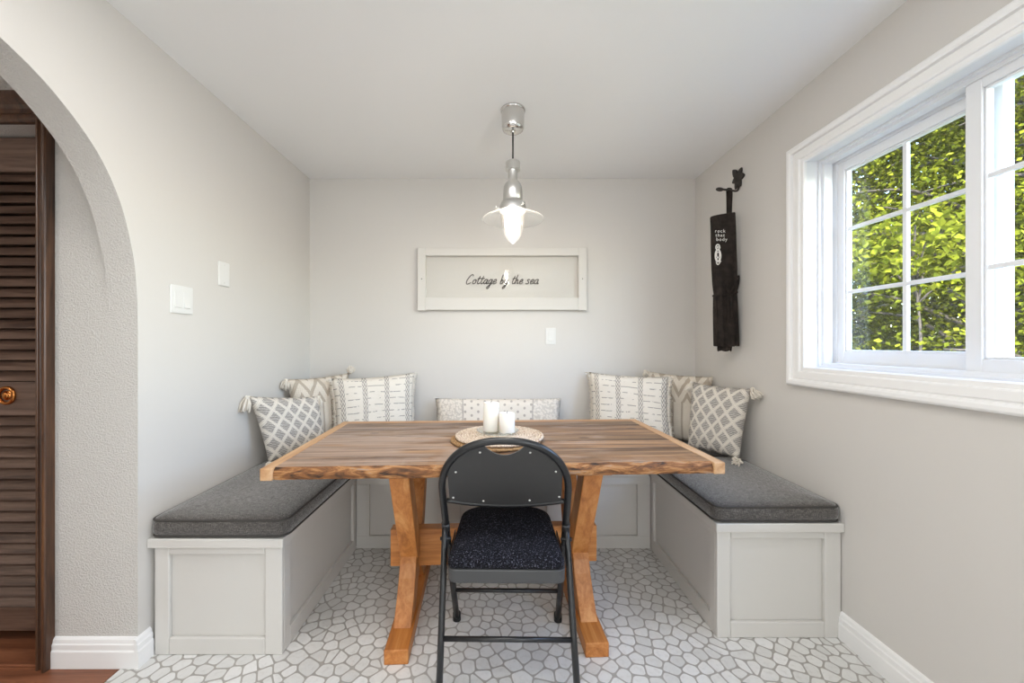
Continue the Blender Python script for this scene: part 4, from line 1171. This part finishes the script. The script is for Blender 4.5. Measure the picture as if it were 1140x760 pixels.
TR = [
    ('young bright maple with a low spray of large leaves nearest the left window pane', 5.3, 5.0, 3.15, 1.3, 16, 90, .095, 'leaf_c', 1, .84, .035),
    ('tall maple with a dark trunk behind the middle of the left sash', 7.2, 5.85, 8.5, 2.0, 64, 560, .055, 'leaf_a', 2, .06, .13),
    ('bushy beech at the far left of the window view', 8.0, 8.6, 8.0, 2.3, 64, 560, .055, 'leaf_b', 3, .04, .12),
    ('tall maple behind the meeting rail of the two sashes', 8.8, 7.0, 9.5, 2.3, 64, 600, .06, 'leaf_a', 4, .05, .14),
    ('maple filling the right sash of the window', 7.0, 4.4, 7.5, 1.9, 54, 480, .06, 'leaf_c', 5, .05, .11),
    ('distant beech behind the bushy one at the far left', 12.5, 13.2, 11.5, 3.2, 64, 460, .09, 'leaf_b', 7, .03, .16),
    ('distant beech rising behind the left sash', 13.0, 10.2, 11.0, 3.0, 64, 460, .09, 'leaf_a', 8, .03, .16),
    ('distant dark beech behind the right sash', 13.0, 7.2, 9.5, 2.9, 64, 460, .09, 'leaf_b', 9, .03, .16),
    ('leafy beech standing past the far left tree, mostly hidden by the house wall', 7.6, 12.6, 8.5, 2.4, 60, 380, .07, 'leaf_b', 21, .03, .13),
    ('tall maple set back beyond the house wall at the far left', 9.5, 18.0, 12.0, 3.2, 60, 380, .1, 'leaf_a', 22, .03, .16),
    ('large far-off beech closing the view at the left edge of the window', 19.0, 19.5, 17, 4.6, 70, 380, .17, 'leaf_b', 12, .02, .22),
    ('large far-off beech closing the view behind the left sash', 19.5, 16.0, 18, 4.6, 70, 380, .17, 'leaf_b', 13, .02, .22),
    ('large far-off maple closing the view behind the meeting rail', 20.0, 12.6, 17, 4.6, 70, 380, .17, 'leaf_a', 14, .02, .22),
]
for a in TR:
    tree(*a[:8], MT[a[8]], *a[9:])

# ------------------------------------------------------------------ light
def area(name, loc, rot, sx, sy, power, col=(1, 1, 1), spread=180):
    l = bpy.data.lights.new(name, 'AREA'); l.shape = 'RECTANGLE'; l.size = sx; l.size_y = sy; l.energy = power; l.color = col; l.spread = R(spread)
    o = bpy.data.objects.new(name, l); C.objects.link(o); o.location = loc; o.rotation_euler = rot; return o
# added fill panels in the unseen room behind the camera, not real openings
area('rear_fill', (.0, -3.1, .95), (R(90), 0, 0), 2.4, 1.7, 6, (.88, .95, 1))  # added soft frontal fill before the closed rear wall
area('right_rear_fill', (1.30, -1.5, 1.40), (0, R(90), 0), 1.0, 2.0, 26, (.90, .96, 1))  # added cool panel by the right wall, brightens left wall and ceiling
area('left_rear_fill', (-1.25, -1.7, 1.25), (0, R(-90), 0), 1.5, 1.6, 12, (.90, .96, 1))  # added panel by the left wall, lifts the right wall
area('overhead_fill', (-.2, .82, 2.32), (0, 0, 0), 1.2, .4, 8.5, (1, .985, .97))  # added overhead fill just out of frame, no fixture behind it
area('hall_fill', (-2.4, -.6, 2.32), (0, 0, 0), .5, .5, 13, (1, .97, .92))  # added fill to brighten the hall and arch jamb
l = bpy.data.lights.new('pendant_glow', 'POINT'); l.energy = 1.6; l.color = (1, .95, .87); l.shadow_soft_size = .02
o = bpy.data.objects.new('pendant_glow', l); C.objects.link(o); o.location = (.071, 1.937, 1.738)
# the metal holder sends most of the lamp's light down
l = bpy.data.lights.new('pendant_downlight', 'SPOT'); l.energy = 2.1; l.color = (1, .96, .89); l.shadow_soft_size = .02; l.spot_size = R(150); l.spot_blend = .6
o = bpy.data.objects.new('pendant_downlight', l); C.objects.link(o); o.location = (.071, 1.937, 1.735)
po = area('window_portal', (XR + .15, (WY0 + WY1) / 2, (WZ0 + WZ1) / 2), (0, R(90), 0), WZ1 - WZ0, WY1 - WY0, 1)
po.data.cycles.is_portal = True
l = bpy.data.lights.new('sun', 'SUN'); l.energy = 17.0; l.angle = R(.6); l.color = (1, .95, .84)
o = bpy.data.objects.new('sun', l); C.objects.link(o)
dirv = Vector((.45, .62, -.75)); o.rotation_euler = dirv.to_track_quat('-Z', 'Y').to_euler()
w = bpy.data.worlds.new('sky'); bpy.context.scene.world = w; w.use_nodes = True; nt = w.node_tree
sky = nt.nodes.new('ShaderNodeTexSky'); sky.sky_type = 'NISHITA'; sky.sun_disc = False; sky.sun_elevation = R(48); sky.sun_rotation = R(200)
nt.links.new(sky.outputs[0], nt.nodes['Background'].inputs[0]); nt.nodes['Background'].inputs[1].default_value = 1.9

# ------------------------------------------------------------------ camera
cam = bpy.data.cameras.new('camera'); co = bpy.data.objects.new('camera', cam); C.objects.link(co)
co.location = (0, 0, CZ); co.rotation_euler = (R(90), 0, 0)
cam.sensor_width = 36; cam.lens = 36 * F / 1140
cam.shift_x = (570 - PX) / 1140; cam.shift_y = (PY - 380) / 1140
cam.clip_start = .02
sc = bpy.context.scene; sc.camera = co
sc.view_settings.view_transform = 'Standard'; sc.view_settings.look = 'None'; sc.view_settings.gamma = 1; sc.view_settings.use_curve_mapping = False
sc.view_settings.exposure = 1.06
sc.cycles.use_denoising = True
sc.cycles.max_bounces = 12; sc.cycles.diffuse_bounces = 6; sc.cycles.transparent_max_bounces = 24
sc.cycles.sample_clamp_indirect = 6.0
